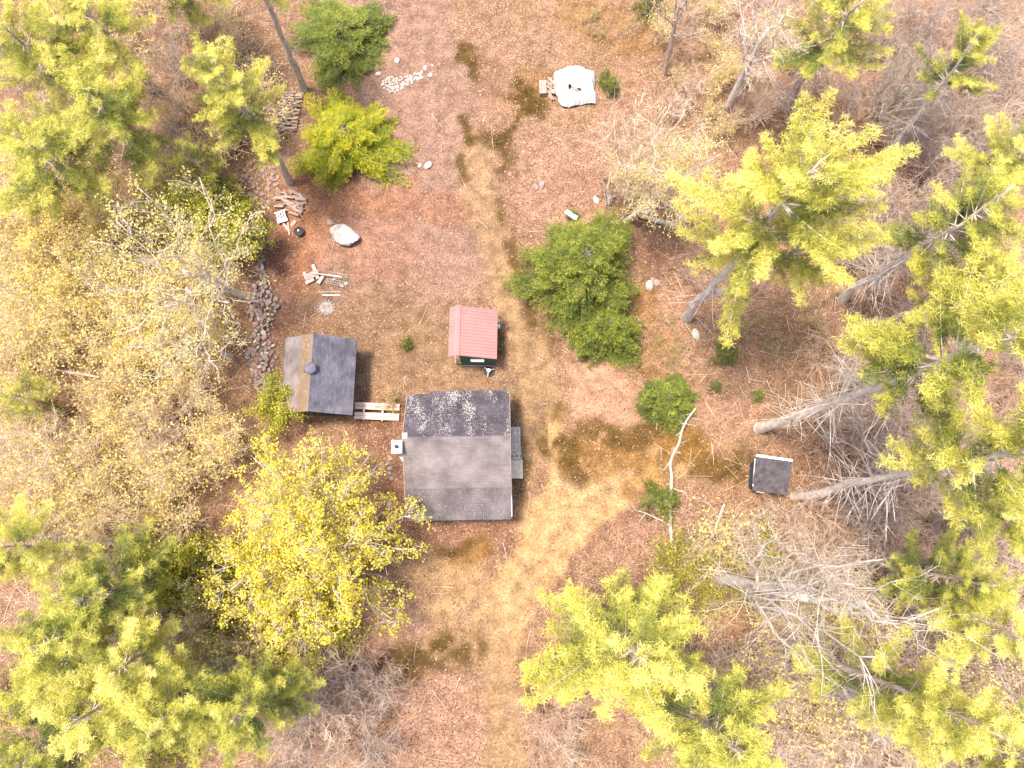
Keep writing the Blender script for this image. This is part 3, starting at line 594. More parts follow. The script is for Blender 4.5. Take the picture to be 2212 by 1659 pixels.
o = link('leaf_litter', npmesh('leaf_litter', Vl, None, Ql, tint=Tl, mats=('dry_leaf',))); tag(o, 'dry fallen leaves strewn over the brown forest floor', 'leaf litter'); o['kind'] = 'stuff'
# low dark grass and moss tufts on the olive patches, paler blades beside the track
gdark = (GC.sum(axis=2) < .215) & (GC[..., 2] < .030); gam = (GC[..., 2] < .05) & ~gdark
NG = 100000; ax_, ay_ = rg.uniform(-22, 26, NG), rg.uniform(-13, 37, NG); ix = np.clip(((ax_ + 46) / 0.2).astype(int) + 4, 0, NXg - 1); iy = np.clip(((ay_ + 20) / 0.2).astype(int) + 4, 0, NYg - 1)
gk = (gdark[iy, ix] | (gam[iy, ix] & (rg.random(NG) < .55))) & ~bld(ax_, ay_); ax_, ay_ = ax_[gk], ay_[gk]
Vg, Fg, Tg = tufts(rg, np.column_stack([ax_, ay_, gz(ax_, ay_)]), np.tile((0, 0, 1.0), (len(ax_), 1)), 5, .13, .010, .62, rg.uniform(0, 1, len(ax_)))
o = link('grass_tufts', npmesh('grass_tufts', Vg, Fg, tint=Tg, mats=('dry_grass',))); tag(o, 'short olive brown grass tufts growing on the dark patches', 'grass'); o['kind'] = 'stuff'
NG = 90000; ax_, ay_ = rg.uniform(-16, 18, NG), rg.uniform(-14, 30, NG); aa = np.minimum(dist_poly(ax_, ay_, trk[0]), dist_poly(ax_, ay_, trk[1])); yard = (np.abs(ax_ + 7) < 6) & (np.abs(ay_ - 12) < 5)
gk = ((rg.random(NG) < np.clip(1 - np.abs(aa - 1.5) / 1.3, .06, .8) * (aa < 3.2)) | (yard & (rg.random(NG) < .5))) & ~bld(ax_, ay_) & (fbm(ax_, ay_, .9, 123, 3) > .43); ax_, ay_ = ax_[gk], ay_[gk]
Vg, Fg, Tg = tufts(rg, np.column_stack([ax_, ay_, gz(ax_, ay_)]), np.tile((0, 0, 1.0), (len(ax_), 1)), 4, .10, .007, .75, rg.uniform(0.55, 1.3, len(ax_)))
o = link('straw_grass', npmesh('straw_grass', Vg, Fg, tint=Tg, mats=('dry_grass',))); tag(o, 'short straw coloured grass along the track and in the yard', 'grass'); o['kind'] = 'stuff'
# fallen sticks in the woods: again uncountable
W = Wood(); NS = 4200
for k in range(NS):
    u_, v_ = rnd.uniform(-40, 2250), rnd.uniform(-20, 1680)
    if 560 < u_ < 1420 and not (rnd.random() < 0.05): continue
    p = U(u_, v_); L = rnd.uniform(.3, 1.9); a = rnd.uniform(0, 6.283); z = gz(p[0], p[1]) + .02
    q = p + np.array((math.cos(a) * L, math.sin(a) * L, 0)); m_ = (p + q) / 2 + np.array((rnd.uniform(-.12, .12), rnd.uniform(-.12, .12), rnd.uniform(.03, .25))) * L * .5
    p[2] = z; q[2] = z + rnd.uniform(0, .12); r = rnd.uniform(.008, .024); W.line(bez(p, m_, q, 4), r, r * .5)
o = link('fallen_sticks', W.mesh('fallen_sticks', 'tan_twig')); tag(o, 'thin dead sticks strewn about on the forest floor', 'sticks'); o['kind'] = 'stuff'

# ------------------------------------------------------------------ main cabin
cab = thing('cabin', 'largest building, grey shingled cabin with lichen on its north slope', 'cabin', (-3.2, 4.0, 0), R_(0.9))
yN, yR, yS, zN, zR, zS, hx = 3.72, 0.88, -3.85, 2.55, 4.30, 2.40, 3.1
MB().slab(-hx, hx, (yN, zN), (yR - .02, zR), .10).build('roof', 'lichen_shingles', cab, label='dark purple grey shingle slope speckled with pale lichen')
MB().slab(-0.85 * hx + 0.9, hx - .03, (yN + .20, zN - .13), (yN + .004, zN - .01), .06).build('eave_strip', 'lichen_shingles', cab)
MB().slab(-hx, hx, (-2.02, zR - 1.165), (yR + .02, zR + .006), .10).build('roof', 'faded_shingles', cab, label='sun faded warm grey shingle slope')
for k, (a, b) in enumerate(((-2.70, -2.00), (-3.30, -2.66), (yS, -3.26))):
    zf = lambda y: zR + .006 - (yR + .02 - y) * (1.171 / 2.92)
    MB().slab(-hx + .03 * (k == 2), hx + 0.02, (a, zf(a) - .014 - .016 * k), (b, zf(b) - .014 - .016 * k), .09).build('roofing_strip', 'roll_roofing', cab)
for k, y in enumerate((-2.01, -2.665, -3.265)): MB().slab(-hx + .05, hx - .05, (y - .028, zf(y - .028) - .010 - .014 * k), (y + .004, zf(y + .004) - .006 - .012 * k), .01).build('lap_seam', 'black_roofing', cab)
MB().slab(-2.86, -2.25, (-3.26, zf(-3.26) + .004), (-2.72, zf(-2.72) + .004), .012).build('roof_patch', 'roll_roofing', cab)
MB().slab(-2.24, -2.08, (-3.25, zf(-3.25) + .006), (-2.73, zf(-2.73) + .006), .012).build('roof_patch', 'black_roofing', cab)
mb = MB(); wy0, wy1 = -3.45, 3.35
zs_ = lambda y: (zR - (y - yR) * (zR - zN) / (yN - yR) if y > yR else zf(y)) - .13
MB().box((0, wy1 - .06, zs_(wy1) / 2 - .02), (5.7, .12, zs_(wy1) - .04)).build('wall', 'brown_siding', cab)
MB().box((0, wy0 + .06, zs_(wy0) / 2 - .02), (5.7, .12, zs_(wy0) - .04)).build('wall', 'brown_siding', cab)
gp = [(wy0, 0.0), (wy1, 0.0), (wy1, zs_(wy1) - .02), (yR, zs_(yR) - .05), (wy0, zs_(wy0) - .02)]
MB().gablex(2.86, .12, gp).build('wall', 'brown_siding', cab); MB().gablex(-2.98, .12, gp).build('wall', 'brown_siding', cab)
d_ = MB().box((3.0, .35, 1.1), (.05, .9, 2.0)).build('door', 'green_paint', cab); MB().cyl((3.03, .02, 1.05), (3.09, .02, 1.05), .03).build('handle', 'steel', d_)
for y in (-1.6, 2.1):
    wn = MB().box((2.995, y, 1.45), (.03, .8, .9)).build('window', 'glass', cab); f_ = MB()
    for dy, dz, a, b in ((0, .48, .92, .06), (0, -.48, .96, .08), (.43, 0, .06, .9), (-.43, 0, .06, .9), (0, 0, .035, .9)): f_.box((3.02, y + dy, 1.45 + dz), (.06, a, b))
    f_.build('frame', 'white_paint', wn)
for s in (-1, 1):
    f_ = MB(); f_.slab(s * (hx + .016) - .016, s * (hx + .016) + .016, (yN, zN - .02), (yR, zR - .02), .15).slab(s * (hx + .016) - .016, s * (hx + .016) + .016, (yR, zR - .02), (-2.6, zf(-2.6) - .02), .15)
    f_.build('bargeboard', 'weathered_wood', cab)
MB().box((hx + .035, -2.55, zf(-2.55) - .06), (.035, 2.3, .05), 0, 0).build('trim_strip', 'white_paint', cab)
ch = MB().box((-3.38, .32, 2.25), (.52, .66, 4.5)).build('chimney', 'cream_stucco', cab)
MB().box((-3.38, .32, 4.53), (.60, .74, .06)).build('chimney_cap', 'white_paint', ch); MB().cyl((-3.38, .32, 4.56), (-3.38, .32, 4.72), .12, .12, 14).build('flue', 'black_iron', ch)
MB().poly([(-3.6, -.03), (-3.12, -.03), (-3.12, -.42), (-3.30, -.42)], 0, 2.2).build('chimney_shoulder', 'cream_stucco', ch)
MB().box((-2.97, .98, zR + .0), (.28, .30, .05), 0, 0).build('flashing', 'white_paint', cab)

# doorstep east of the cabin
st = thing('stone_step', 'mortared flagstone step beside the east wall of the big cabin', 'step', (.22, 5.15, 0), R_(1))
MB().box((0, 0, .11), (.62, 1.65, .22)).build('base', 'concrete', st)
fl = [((-.15, .60), (.26, .36)), ((.14, .62), (.24, .38)), ((-.12, .26), (.32, .28)), ((.17, .22), (.22, .36)), ((-.16, -.08), (.24, .34)), ((.13, -.15), (.28, .34)), ((-.13, -.45), (.30, .32)), ((.16, -.52), (.22, .34)), ((0, -.74), (.52, .12))]
for (x, y), (a, b) in fl: MB().poly([(x - a / 2, y - b / 2 + rnd.uniform(0, .05)), (x + a / 2 - rnd.uniform(0, .05), y - b / 2), (x + a / 2, y + b / 2 - rnd.uniform(0, .05)), (x - a / 2 + rnd.uniform(0, .06), y + b / 2)], .215, .25).build('flagstone', 'slate', st)
sb = thing('concrete_step', 'pale concrete slab step beside the cabin, south of the flagstones', 'step', (.30, 3.50, 0), R_(1))
MB().box((0, -.2, .14), (.76, 1.15, .28)).build('slab', 'concrete', sb, bevel=.02); MB().box((-.02, .62, .09), (.68, .42, .18)).build('lower_slab', 'concrete', sb, bevel=.02)
def potted(name, x, y, z, label):
    p = thing(name, label, 'pot', (x, y, z)); MB().cyl((0, 0, 0), (0, 0, .11), .06, .085, 12).build('pot', 'black_iron', p); MB().cyl((0, 0, .10), (0, 0, .118), .07, .07, 12).build('soil', 'ash', p)
for k, (x, t_) in enumerate(((.02, 'dark little pot on the concrete step, nearest the cabin wall'), (.30, 'dark little pot in the middle of the concrete step'), (.56, 'dark little pot at the outer edge of the concrete step'))): potted('plant_pot', x, 4.12, .18, t_)

# ------------------------------------------------------------------ small building on the left, blue grey shingles
sh = thing('shed', 'shed with blue grey shingles, a mossy band and a round roof vent', 'shed', (-12.0, 8.85, 0), R_(-1.0))
zr, ze = 3.6, 2.2; L2 = 2.38
MB().slaby(-L2, L2, (-.02, zr), (2.32, ze), .09).build('roof', 'blue_shingles', sh, label='wide blue grey shingle slope facing east')
MB().slaby(-L2, L2, (.02, zr + .006), (-2.12, ze + .05), .09).build('roof', 'mossy_shingles', sh, label='brownish shingle slope with an ochre band of moss')
zz = lambda x: zr - abs(x) * (zr - ze) / 2.3 - .12
g_ = [(-1.85, 0), (1.9, 0), (1.9, zz(1.9)), (0, zz(0)), (-1.85, zz(1.85))]
MB().gable(-2.12, .1, g_).build('wall', 'dark_blue_paint', sh); MB().gable(2.0, .1, g_).build('wall', 'brown_siding', sh)
MB().box((1.85, 0, zz(1.9) / 2 - .02), (.1, 4.0, zz(1.9) - .04)).build('wall', 'brown_siding', sh); MB().box((-1.80, 0, zz(1.85) / 2 - .02), (.1, 4.0, zz(1.85) - .04)).build('wall', 'brown_siding', sh)
dr = MB().box((1.92, -1.35, 1.0), (.05, .95, 1.8)).build('door', 'weathered_wood', sh); MB().cyl((1.95, -1.0, 1.0), (2.0, -1.0, 1.0), .03).build('handle', 'black_iron', dr)
vt = MB().cyl((0, .18, zr - .12), (0, .18, zr + .12), .20, .20, 18).build('roof_vent', 'blue_shingles', sh); MB().cyl((0, .18, zr + .12), (0, .18, zr + .20), .36, .30, 22).cyl((0, .18, zr + .2), (0, .18, zr + .27), .30, .06, 22).build('vent_cap', 'blue_shingles', vt)
MB().slaby(-.05, .42, (.40, zr - .16), (-.46, zr - .16), .05).build('vent_flashing', 'blue_shingles', vt)
for x in (.75, 1.55): MB().cyl((x, 2.1, 2.5), (x - .48, 2.85, 2.42), .022, k=6).build('eave_bracket', 'black_iron', sh)
ws = thing('wooden_steps', 'small plank steps behind the blue grey shed, beside the stone wall', 'steps', (-14.55, 8.2, 0))
for k in range(2): MB().box((.25 - .42 * k, 0, .42 - .2 * k), (.40, 1.05, .05)).build('tread', 'raw_wood', ws)
for s in (-.5, .5): MB().hexa([(-.35, s - .02, 0), (.45, s - .02, 0), (.45, s + .02, 0), (-.35, s + .02, 0), (-.35, s - .02, .15), (.45, s - .02, .39), (.45, s + .02, .39), (-.35, s + .02, .15)]).build('side_board', 'raw_wood', ws)
rp = thing('plank_ramp', 'pinkish plank ramp of two pairs of boards against the blue grey shed', 'ramp', (-9.95, 6.98, 0), R_(-1.0))
for y in (.43, .20, -.20, -.43):
    MB().hexa([(0, y - .105, .62), (2.75, y - .105, .12), (2.75, y + .105, .12), (0, y + .105, .62), (0, y - .105, .67), (2.75, y - .105, .17), (2.75, y + .105, .17), (0, y + .105, .67)]).build('board', 'plank_wood', rp, bevel=.008)
for x in (.55, 1.7): z = .62 - .5 * x / 2.75; MB().box((x, 0, z - .06), (.09, 1.15, .09)).build('cross_beam', 'white_paint', rp); MB().box((x, .45, (z - .1) / 2), (.09, .09, z - .1)).box((x, -.45, (z - .1) / 2), (.09, .09, z - .1)).build('post', 'weathered_wood', rp)

# ------------------------------------------------------------------ red roofed shed
rs = thing('red_roofed_shed', 'small green shed under a pinkish red ribbed metal roof', 'shed', (-2.42, 11.45, 0), R_(-0.8))
rz_, rl, rrr = 3.0, (-1.47, 2.58), (1.50, 2.10); rx = -.93
MB().slaby(-1.46, 1.70, (rx - .0, rz_), rrr, .05).build('roof', 'red_metal', rs)
MB().slaby(-1.46, 1.70, (rx, rz_ - .004), rl, .05).build('roof', 'red_metal', rs)
for side, e in ((1, rrr), (-1, rl)):
    f_ = MB()
    for k in range(16):
        y = -1.40 + k * .2035; x0, x1 = rx + .10 * side, e[0] - .02 * side; z0 = rz_ - (rz_ - e[1]) * abs(x0 - rx) / abs(e[0] - rx); z1 = rz_ - (rz_ - e[1]) * abs(x1 - rx) / abs(e[0] - rx)
        f_.slaby(y - .025, y + .025, (x0, z0 + .035), (x1, z1 + .035), .033)
    f_.build('roof_rib', 'red_metal', rs)
MB().slaby(-1.48, 1.72, (rx, rz_ + .055), (rx + .17, rz_ + .005), .02).slaby(-1.48, 1.72, (rx, rz_ + .055), (rx - .17, rz_ + .005 - .06), .02).build('ridge_cap', 'red_metal', rs)
rw = lambda x: (rz_ - (rz_ - rrr[1]) * (x - rx) / (rrr[0] - rx) if x > rx else rz_ - (rz_ - rl[1]) * (rx - x) / (rx - rl[0])) - .08
g_ = [(-.80, .12), (1.32, .12), (1.32, rw(1.32)), (-.80, rw(-.80))]
MB().gable(-1.42, .08, g_).build('wall', 'green_paint', rs); MB().gable(1.36, .08, g_).build('wall', 'green_paint', rs)
MB().box((1.28, .01, .12 + (rw(1.32) - .16) / 2), (.08, 2.60, rw(1.32) - .16)).build('wall', 'green_paint', rs); MB().box((-.76, .01, .12 + (rw(-.8) - .16) / 2), (.08, 2.60, rw(-.8) - .16)).build('wall', 'green_paint', rs)
MB().box((.26, -.03, .06), (2.1, 2.9, .12)).build('floor_skid', 'weathered_wood', rs)
wn = MB().box((.28, -1.435, 1.55), (.72, .03, .55)).build('window', 'glass', rs); MB().box((.28, -1.50, 1.86), (.84, .15, .05)).build('sill', 'white_paint', wn); MB().box((.28, -1.45, 1.24), (.80, .06, .05)).build('frame', 'white_paint', wn)
MB().box((-1.12, -1.34, .6), (.09, .09, 1.2)).box((-1.12, 1.40, .6), (.09, .09, 1.2)).build('porch_post', 'raw_wood', rs); MB().box((-1.12, -.05, 1.22), (.09, 3.0, .09)).box((-.96, -1.34, 1.0), (.24, .1, .3)).build('porch_beam', 'raw_wood', rs)
sp_ = MB().cyl((1.36, 1.12, 1.62), (1.66, 1.18, 1.62), .055, k=12).cyl((1.66, 1.18, 1.56), (1.66, 1.18, 2.12), .06, k=12).build('stovepipe', 'white_paint', rs); MB().cyl((1.66, 1.18, 2.12), (1.66, 1.18, 2.24), .085, k=12).cyl((1.66, 1.18, 2.24), (1.66, 1.18, 2.26), .10, k=12).build('pipe_cap', 'black_iron', sp_)
MB().box((1.55, .86, 1.30), (.20, .22, .30)).build('meter_box', 'white_paint', rs)
# the little stand in front of it
sd_ = thing('round_stand', 'dark round stand with a white centre and three white arms', 'stand', tuple(U(1056, 803)))
MB().cyl((0, 0, 0), (0, 0, .10), .30, .34, 20).build('base', 'black_iron', sd_); MB().cyl((0, 0, .10), (0, 0, .42), .07, .05, 12).cyl((0, 0, .42), (0, 0, .46), .13, .12, 16).build('hub', 'white_plastic', sd_)
for a in (20, 140, 260): c, s = math.cos(R_(a)), math.sin(R_(a)); MB().cyl((c * .14, s * .14, .40), (c * .36, s * .36, .16), .035, k=8).build('arm', 'white_plastic', sd_)

# ------------------------------------------------------------------ hut
oh = thing('hut', 'black roofed hut with a white board along its top edge', 'hut', tuple(U(1668, 1027, 1.7)[:2]) + (0,), R_(-8))
MB().slab(-1.08, 1.08, (-1.05, 1.50), (.98, 1.90), .07).build('roof', 'black_roofing', oh); MB().slab(-1.10, 1.10, (.98, 1.91), (1.12, 1.92), .16).build('fascia', 'white_paint', oh)
MB().box((0, -.82, .70), (1.5, .08, 1.4)).build('wall', 'dark_blue_paint', oh); MB().box((0, .82, .86), (1.5, .08, 1.72)).build('wall', 'dark_blue_paint', oh)
g_ = [(-.78, 0), (.78, 0), (.78, 1.74), (-.78, 1.44)]
MB().gablex(-.84, .08, g_).build('wall', 'dark_blue_paint', oh); MB().gablex(.76, .08, g_).build('wall', 'dark_blue_paint', oh)
MB().box((-1.06, .05, 1.55), (.04, 1.7, .05)).build('trim_strip', 'white_paint', oh); d_ = MB().box((0, -.875, .68), (.75, .04, 1.25)).build('door', 'dark_blue_paint', oh); MB().box((.28, -.91, .75), (.04, .04, .14)).build('handle', 'steel', d_)
MB().box((-.55, -1.09, 1.45), (.5, .05, .06)).build('eave_board', 'raw_wood', oh)

# ------------------------------------------------------------------ stones
import bmesh
def rock_mesh(seed, m, flat=0.7, sub=2, rough=0.16, elong=1.2):
    rng = np.random.default_rng(seed); bm = bmesh.new(); bmesh.ops.create_icosphere(bm, subdivisions=sub, radius=0.5)
    pl = [(unit(rng.normal(size=3)), rng.uniform(.30, .44)) for _ in range(9)]; ph = rng.uniform(0, 6.28, 6)
    for v in bm.verts:
        p = np.array(v.co)
        for n_, d in pl:
            e = np.dot(p, n_) - d
            if e > 0: p = p - n_ * e * 0.9
        p *= 1 + rough * .35 * math.sin(7 * p[0] + ph[0]) * math.sin(8 * p[1] + ph[1]) + rng.normal() * rough * .10
        v.co = (p[0] * elong, p[1], p[2] * flat)
    me = bpy.data.meshes.new('stone'); bm.to_mesh(me); bm.free(); me.materials.append(M[m]); return me
ROCK = {m: [rock_mesh(10 + k, m) for k in range(5)] for m in ('grey_stone', 'mauve_stone', 'white_stone')}
def stone(u, v, size, m, label, group=None, z=0.0, name='stone', k=None):
    p = U(u, v); me = ROCK[m][rnd.randrange(5) if k is None else k]; o = link(name, me, None, (p[0], p[1], gz(p[0], p[1]) + size * .08 + z), (rnd.uniform(-.3, .3), rnd.uniform(-.3, .3), rnd.uniform(0, 6.28)))
    o.scale = (size, size * rnd.uniform(.8, 1.1), size * rnd.uniform(.75, 1.1)); return tag(o, label, 'stone', group)
def scatter(n, inside, box, gap):
    out = []; tries = 0
    while len(out) < n and tries < n * 60:
        tries += 1; p = (rnd.uniform(box[0], box[2]), rnd.uniform(box[1], box[3]))
        if inside(*p) and all((p[0] - q[0]) ** 2 + (p[1] - q[1]) ** 2 > gap * gap for q in out): out.append(p)
    return out
ell = lambda u, v, cu, cv, a, b: ((u - cu) / a) ** 2 + ((v - cv) / b) ** 2 < 1
def cobble_in(u, v):
    if ell(u, v, 849, 182, 24, 17): return True
    if 864 < u < 912: c = 178 - (u - 864) * .32; return abs(v - c) < 13 - (u - 864) * .12
    return False
for u, v in scatter(64, cobble_in, (822, 150, 915, 202), 4.6): stone(u, v, rnd.uniform(.15, .25), 'white_stone', 'white cobble lying in the loose cobble heap on bare ground', 'white cobbles in the heap')
for u, v, s, t in ((858, 131, .44, 'big white stone alone above the heap of white cobbles'), (817, 160, .42, 'white stone at the left, nearest the dark green evergreen, beside the cobble heap'), (919, 148, .38, 'square white stone up right of the cobble heap'), (930, 163, .40, 'long white stone at the right tip of the cobble heap'), (934, 141, .2, 'smallest white stone, alone at the upper right of the cobble heap')): stone(u, v, s, 'white_stone', t)
def wall_x(v): return np.interp(v, (450, 560, 640, 720, 800, 850), (556, 562, 570, 568, 566, 576))
n_ = 0
for u, v in scatter(150, lambda u, v: abs(u - wall_x(v)) < (9 if v < 610 else 24 + 7 * math.sin(v / 17)), (515, 450, 605, 845), 8.0):
    low = v > 615
    stone(u, v, rnd.uniform(.18, .44) if low else rnd.uniform(.2, .42), rnd.choice(('mauve_stone', 'mauve_stone', 'mauve_stone', 'grey_stone', 'grey_stone', 'white_stone')), 'rough stone tumbled along the wide part of the old stone wall' if low else 'rough stone in the thin upper run of the old stone wall', 'stones of the wide tumbled wall' if low else 'stones of the thin upper wall', z=rnd.uniform(0, .16))
for u, v in scatter(60, lambda u, v: ell(u, v, 560, 395, 42, 58), (515, 335, 605, 455), 7.5):
    stone(u, v, rnd.uniform(.14, .36), rnd.choice(('mauve_stone', 'mauve_stone', 'grey_stone')), 'mauve stone scattered on leaf litter below the grey pine trunk', 'loose stones below the pine trunk')
bo = link('boulder', rock_mesh(91, 'boulder_stone', flat=.62, sub=4, rough=.22, elong=1.25), None, tuple(U(747, 511) + np.array((0, 0, .35))), (.1, -.12, R_(-22))); bo.scale = (1.62, 1.45, 1.5)
tag(bo, 'largest boulder, whitish and angular, on orange pine needles', 'boulder')
stone(714, 481, .46, 'grey_stone', 'round pale stone at the upper left corner of the largest boulder')
stone(925, 358, .62, 'white_stone', 'flat white rock poking out of the bare ground in the upper yard'); stone(907, 359, .34, 'white_stone', 'small flat white rock left of the white rock in the upper yard')
stone(1287, 434, .56, 'white_stone', 'round white stone beside the broken grey stump'); stone(1157, 405, .5, 'mauve_stone', 'flat brown stone in the leaves, left one of a close pair'); stone(1171, 401, .5, 'mauve_stone', 'flat brown stone in the leaves, right one of a close pair')
for u, v, s, t in ((1403, 617, .62, 'pink flat block, largest of the blocks beside the big round evergreen'), (1418, 612, .5, 'pink block right of the largest block by the big evergreen'), (1411, 604, .42, 'small pink block, topmost of the blocks by the big evergreen'), (1428, 640, .34, 'small brown block, lowest of the blocks by the big evergreen'), (1503, 722, .68, 'pale flat stone alone on leaves below the leaning pine trunk'), (1524, 705, .36, 'small grey stone up right of the pale flat stone')): stone(u, v, s, 'mauve_stone' if s < .6 else 'white_stone', t)
for u, v in ((1658, 1090), (1671, 1093), (1651, 1100), (1660, 1103), (1666, 1108), (1648, 1111), (1655, 1114), (1675, 1101), (1644, 1116), (1668, 1117)): stone(u, v, rnd.uniform(.30, .42), 'grey_stone', 'pale grey stone piled just below the hut', 'stones piled below the hut')
for u, v in ((838, 1000), (842, 1012), (840, 1022), (846, 1034), (843, 990)): stone(u, v, .30, 'grey_stone', 'grey stone in the short row west of the big cabin', 'stones in a row west of the cabin')

# ------------------------------------------------------------------ wood, rubbish and yard things
def log_mesh(seed, L, r, split=False, bark='weathered_wood', end='raw_wood', k=10):
    rng = np.random.default_rng(seed); an = [2 * math.pi * i / k for i in range(k)]
    if split: sh_ = [(0, 0)] + [(math.cos(a), math.sin(a)) for a in np.linspace(-.75, .75, 6)]; sh_ = [(x * 1.5 - .7, y * 1.3) for x, y in sh_]
    else: sh_ = [(math.cos(a) * rng.uniform(.9, 1.1), math.sin(a) * rng.uniform(.9, 1.1)) for a in an]
    k = len(sh_); V = [(-L / 2, x * r, y * r) for x, y in sh_] + [(L / 2, x * r * .93, y * r * .93) for x, y in sh_]
    me = bpy.data.meshes.new('log'); me.from_pydata(V, [], [tuple(range(k - 1, -1, -1)), tuple(range(k, 2 * k))] + [(i, (i + 1) % k, k + (i + 1) % k, k + i) for i in range(k)])
    me.materials.append(M[bark]); me.materials.append(M[end]); me.polygons[0].material_index = 1; me.polygons[1].material_index = 1; me.update(); return me
SPL = [log_mesh(k, .46, .085, True) for k in range(3)] + [log_mesh(9, .44, .08)]
SPR = [log_mesh(20 + k, .46, .085, True, 'raw_wood') for k in range(2)]
def wood(name, me, p, rz, label, cat, group=None, rx=0.0, ry=0.0, sc=1.0):
    o = link(name, me, None, p, (rx, ry, rz)); o.scale = (sc, sc, sc); return tag(o, label, cat, group)
# stacked firewood by the pine
for row in range(15):
    for c in range(3):
        for lay in range(2):
            if rnd.random() < .12 or (lay == 1 and c == 2 and row % 3 == 0): continue
            t = row / 14; u = 634 - 16 * t + (c - 1) * 15 + rnd.uniform(-2, 2); v = 205 + 78 * t; p = U(u, v)
            wood('firewood_log', rnd.choice(SPL + SPR[:1]), (p[0], p[1], .10 + lay * .15 + rnd.uniform(0, .03)), rnd.uniform(-.25, .25), 'split firewood log stacked between the pine trunk and the golden hemlock', 'firewood log', 'firewood stacked by the pine', rnd.uniform(0, 6.28))
for k, (u, v) in enumerate(scatter(34, lambda u, v: ell(u, v, 629, 438, 30, 27), (598, 410, 662, 468), 4)):
    p = U(u, v); wood('scrap_wood', rnd.choice(SPL), (p[0], p[1], .08 + rnd.uniform(0, .10)), rnd.uniform(-1.1, .6), 'grey piece of scrap wood in the heap below the grey pine trunk', 'scrap wood', 'scrap wood heap', rnd.uniform(0, 6), rnd.uniform(-.2, .2), rnd.uniform(.6, 1.7))
chr_ = thing('broken_chair', 'broken white slatted chair beside the scrap wood heap', 'chair', tuple(U(612, 473)), R_(20))
for k in range(4): MB().box((-.28 + .17 * k, .16, .30), (.09, .50, .025)).build('slat', 'white_paint', chr_)
MB().box((-.05, -.18, .22), (.70, .30, .04), 0, .1).build('seat', 'steel', chr_); MB().box((-.05, .42, .30), (.72, .07, .05)).build('rail', 'white_paint', chr_)
for x, y in ((-.36, -.3), (.28, -.3), (-.36, .4), (.28, .4)): MB().box((x, y, .14), (.05, .05, .28)).build('leg', 'white_paint', chr_)
PL = MB().box((0, 0, 0), (.95, .11, .04))
def board(u, v, L, wd, rz, label, m='plank_wood', z=.06, t=.04, name='board', group=None, ry=0.0):
    p = U(u, v); o = MB().box((0, 0, 0), (L, wd, t)).build(name, m, None, loc=(p[0], p[1], z + gz(p[0], p[1])), rot=(0, ry, rz)); return tag(o, label, 'board', group)
board(617, 489, .80, .12, R_(-50), 'short plank left of two beside the broken white chair'); board(624, 495, .95, .09, R_(-80), 'narrow plank right of two beside the broken white chair', 'raw_wood'); board(634, 483, .45, .24, R_(60), 'short wide grey board between the scrap heap and the black pot', 'weathered_wood')
pt = thing('black_pot', 'round black pot with a pale knob on its lid near the broken chair', 'pot', tuple(U(648, 503))); MB().cyl((0, 0, 0), (0, 0, .30), .26, .33, 18).build('body', 'black_iron', pt); MB().cyl((0, 0, .30), (0, 0, .36), .32, .10, 18).build('lid', 'black_iron', pt); MB().cyl((0, 0, .36), (0, 0, .43), .07, .06, 10).build('knob', 'white_paint', pt)
BL = [log_mesh(40 + k, 1.0, .11, bark='birch_bark') for k in range(2)]
for u, v, rz, L, t in ((664, 602, 118, .85, 'thick white birch log at the left end of the log seat'), (683, 589, 112, 1.05, 'white birch log standing out at the upper end of the log seat'), (671, 609, 30, .6, 'short white birch log at the lower left of the log seat'), (694, 606, 60, .6, 'white birch log between the log seat and the wire rack')):
    p = U(u, v); o = wood('birch_log', BL[0], (p[0], p[1], .13), R_(rz), t, 'log'); o.scale = (L, 1.2, 1.2)
board(676, 597, .95, .42, R_(25), 'dark plank seat lying between the white birch logs', 'weathered_wood', .26); 
p0, p1 = U(676, 594), U(742, 603); o = wood('pole', log_mesh(55, float(np.linalg.norm(p1 - p0)), .05, bark='birch_bark'), tuple((p0 + p1) / 2 + np.array((0, 0, .42))), math.atan2(p1[1] - p0[1], p1[0] - p0[0]), 'long pale pole lying across the log seat and the wire rack', 'pole')
wr = thing('wire_rack', 'rusty wire rack lying beside the white birch logs', 'rack', tuple(U(729, 606)), R_(-12)); W = Wood()
for k in range(9): x = -.6 + .15 * k; W.line([(x, -.42, .3), (x, .42, .3)], .009, .009)
for k in range(6): y = -.42 + .168 * k; W.line([(-.6, y, .31), (.6, y, .31)], .009, .009)
link('grid', W.mesh('grid', 'wire', 4), wr)
for x in (-.58, .58):
    for y in (-.4, .4): MB().cyl((x, y, 0), (x, y, .3), .018, k=6).build('leg', 'wire', wr)
for u, v, t in ((722, 603, 'white stone under the wire rack'), (748, 613, 'small pale stone at the right end of the wire rack'), (739, 617, 'small grey stone below the wire rack')): stone(u, v, .26, 'white_stone', t)
board(713, 631, 1.5, .06, R_(1), 'longer of two thin pale boards lying on the yard', 'raw_wood', .03); board(716, 638, 1.15, .07, R_(0), 'shorter and whiter of two thin boards lying on the yard', 'white_paint', .03)
fp_ = thing('fire_pit', 'pale ash heap ringed with small stones north of the blue grey shed', 'fire pit', tuple(U(705, 665))); 
V = [(0, 0, .16)]; F = []; nr, na = 6, 24
for i in range(1, nr + 1):
    for j in range(na): r = .50 * i / nr; a = 2 * math.pi * j / na; V.append((r * math.cos(a), r * math.sin(a), .16 * (1 - (i / nr) ** 2) + rnd.uniform(-.02, .03)))
F = [(0, 1 + j, 1 + (j + 1) % na) for j in range(na)] + [(1 + (i - 1) * na + j, 1 + i * na + j, 1 + i * na + (j + 1) % na, 1 + (i - 1) * na + (j + 1) % na) for i in range(1, nr) for j in range(na)]
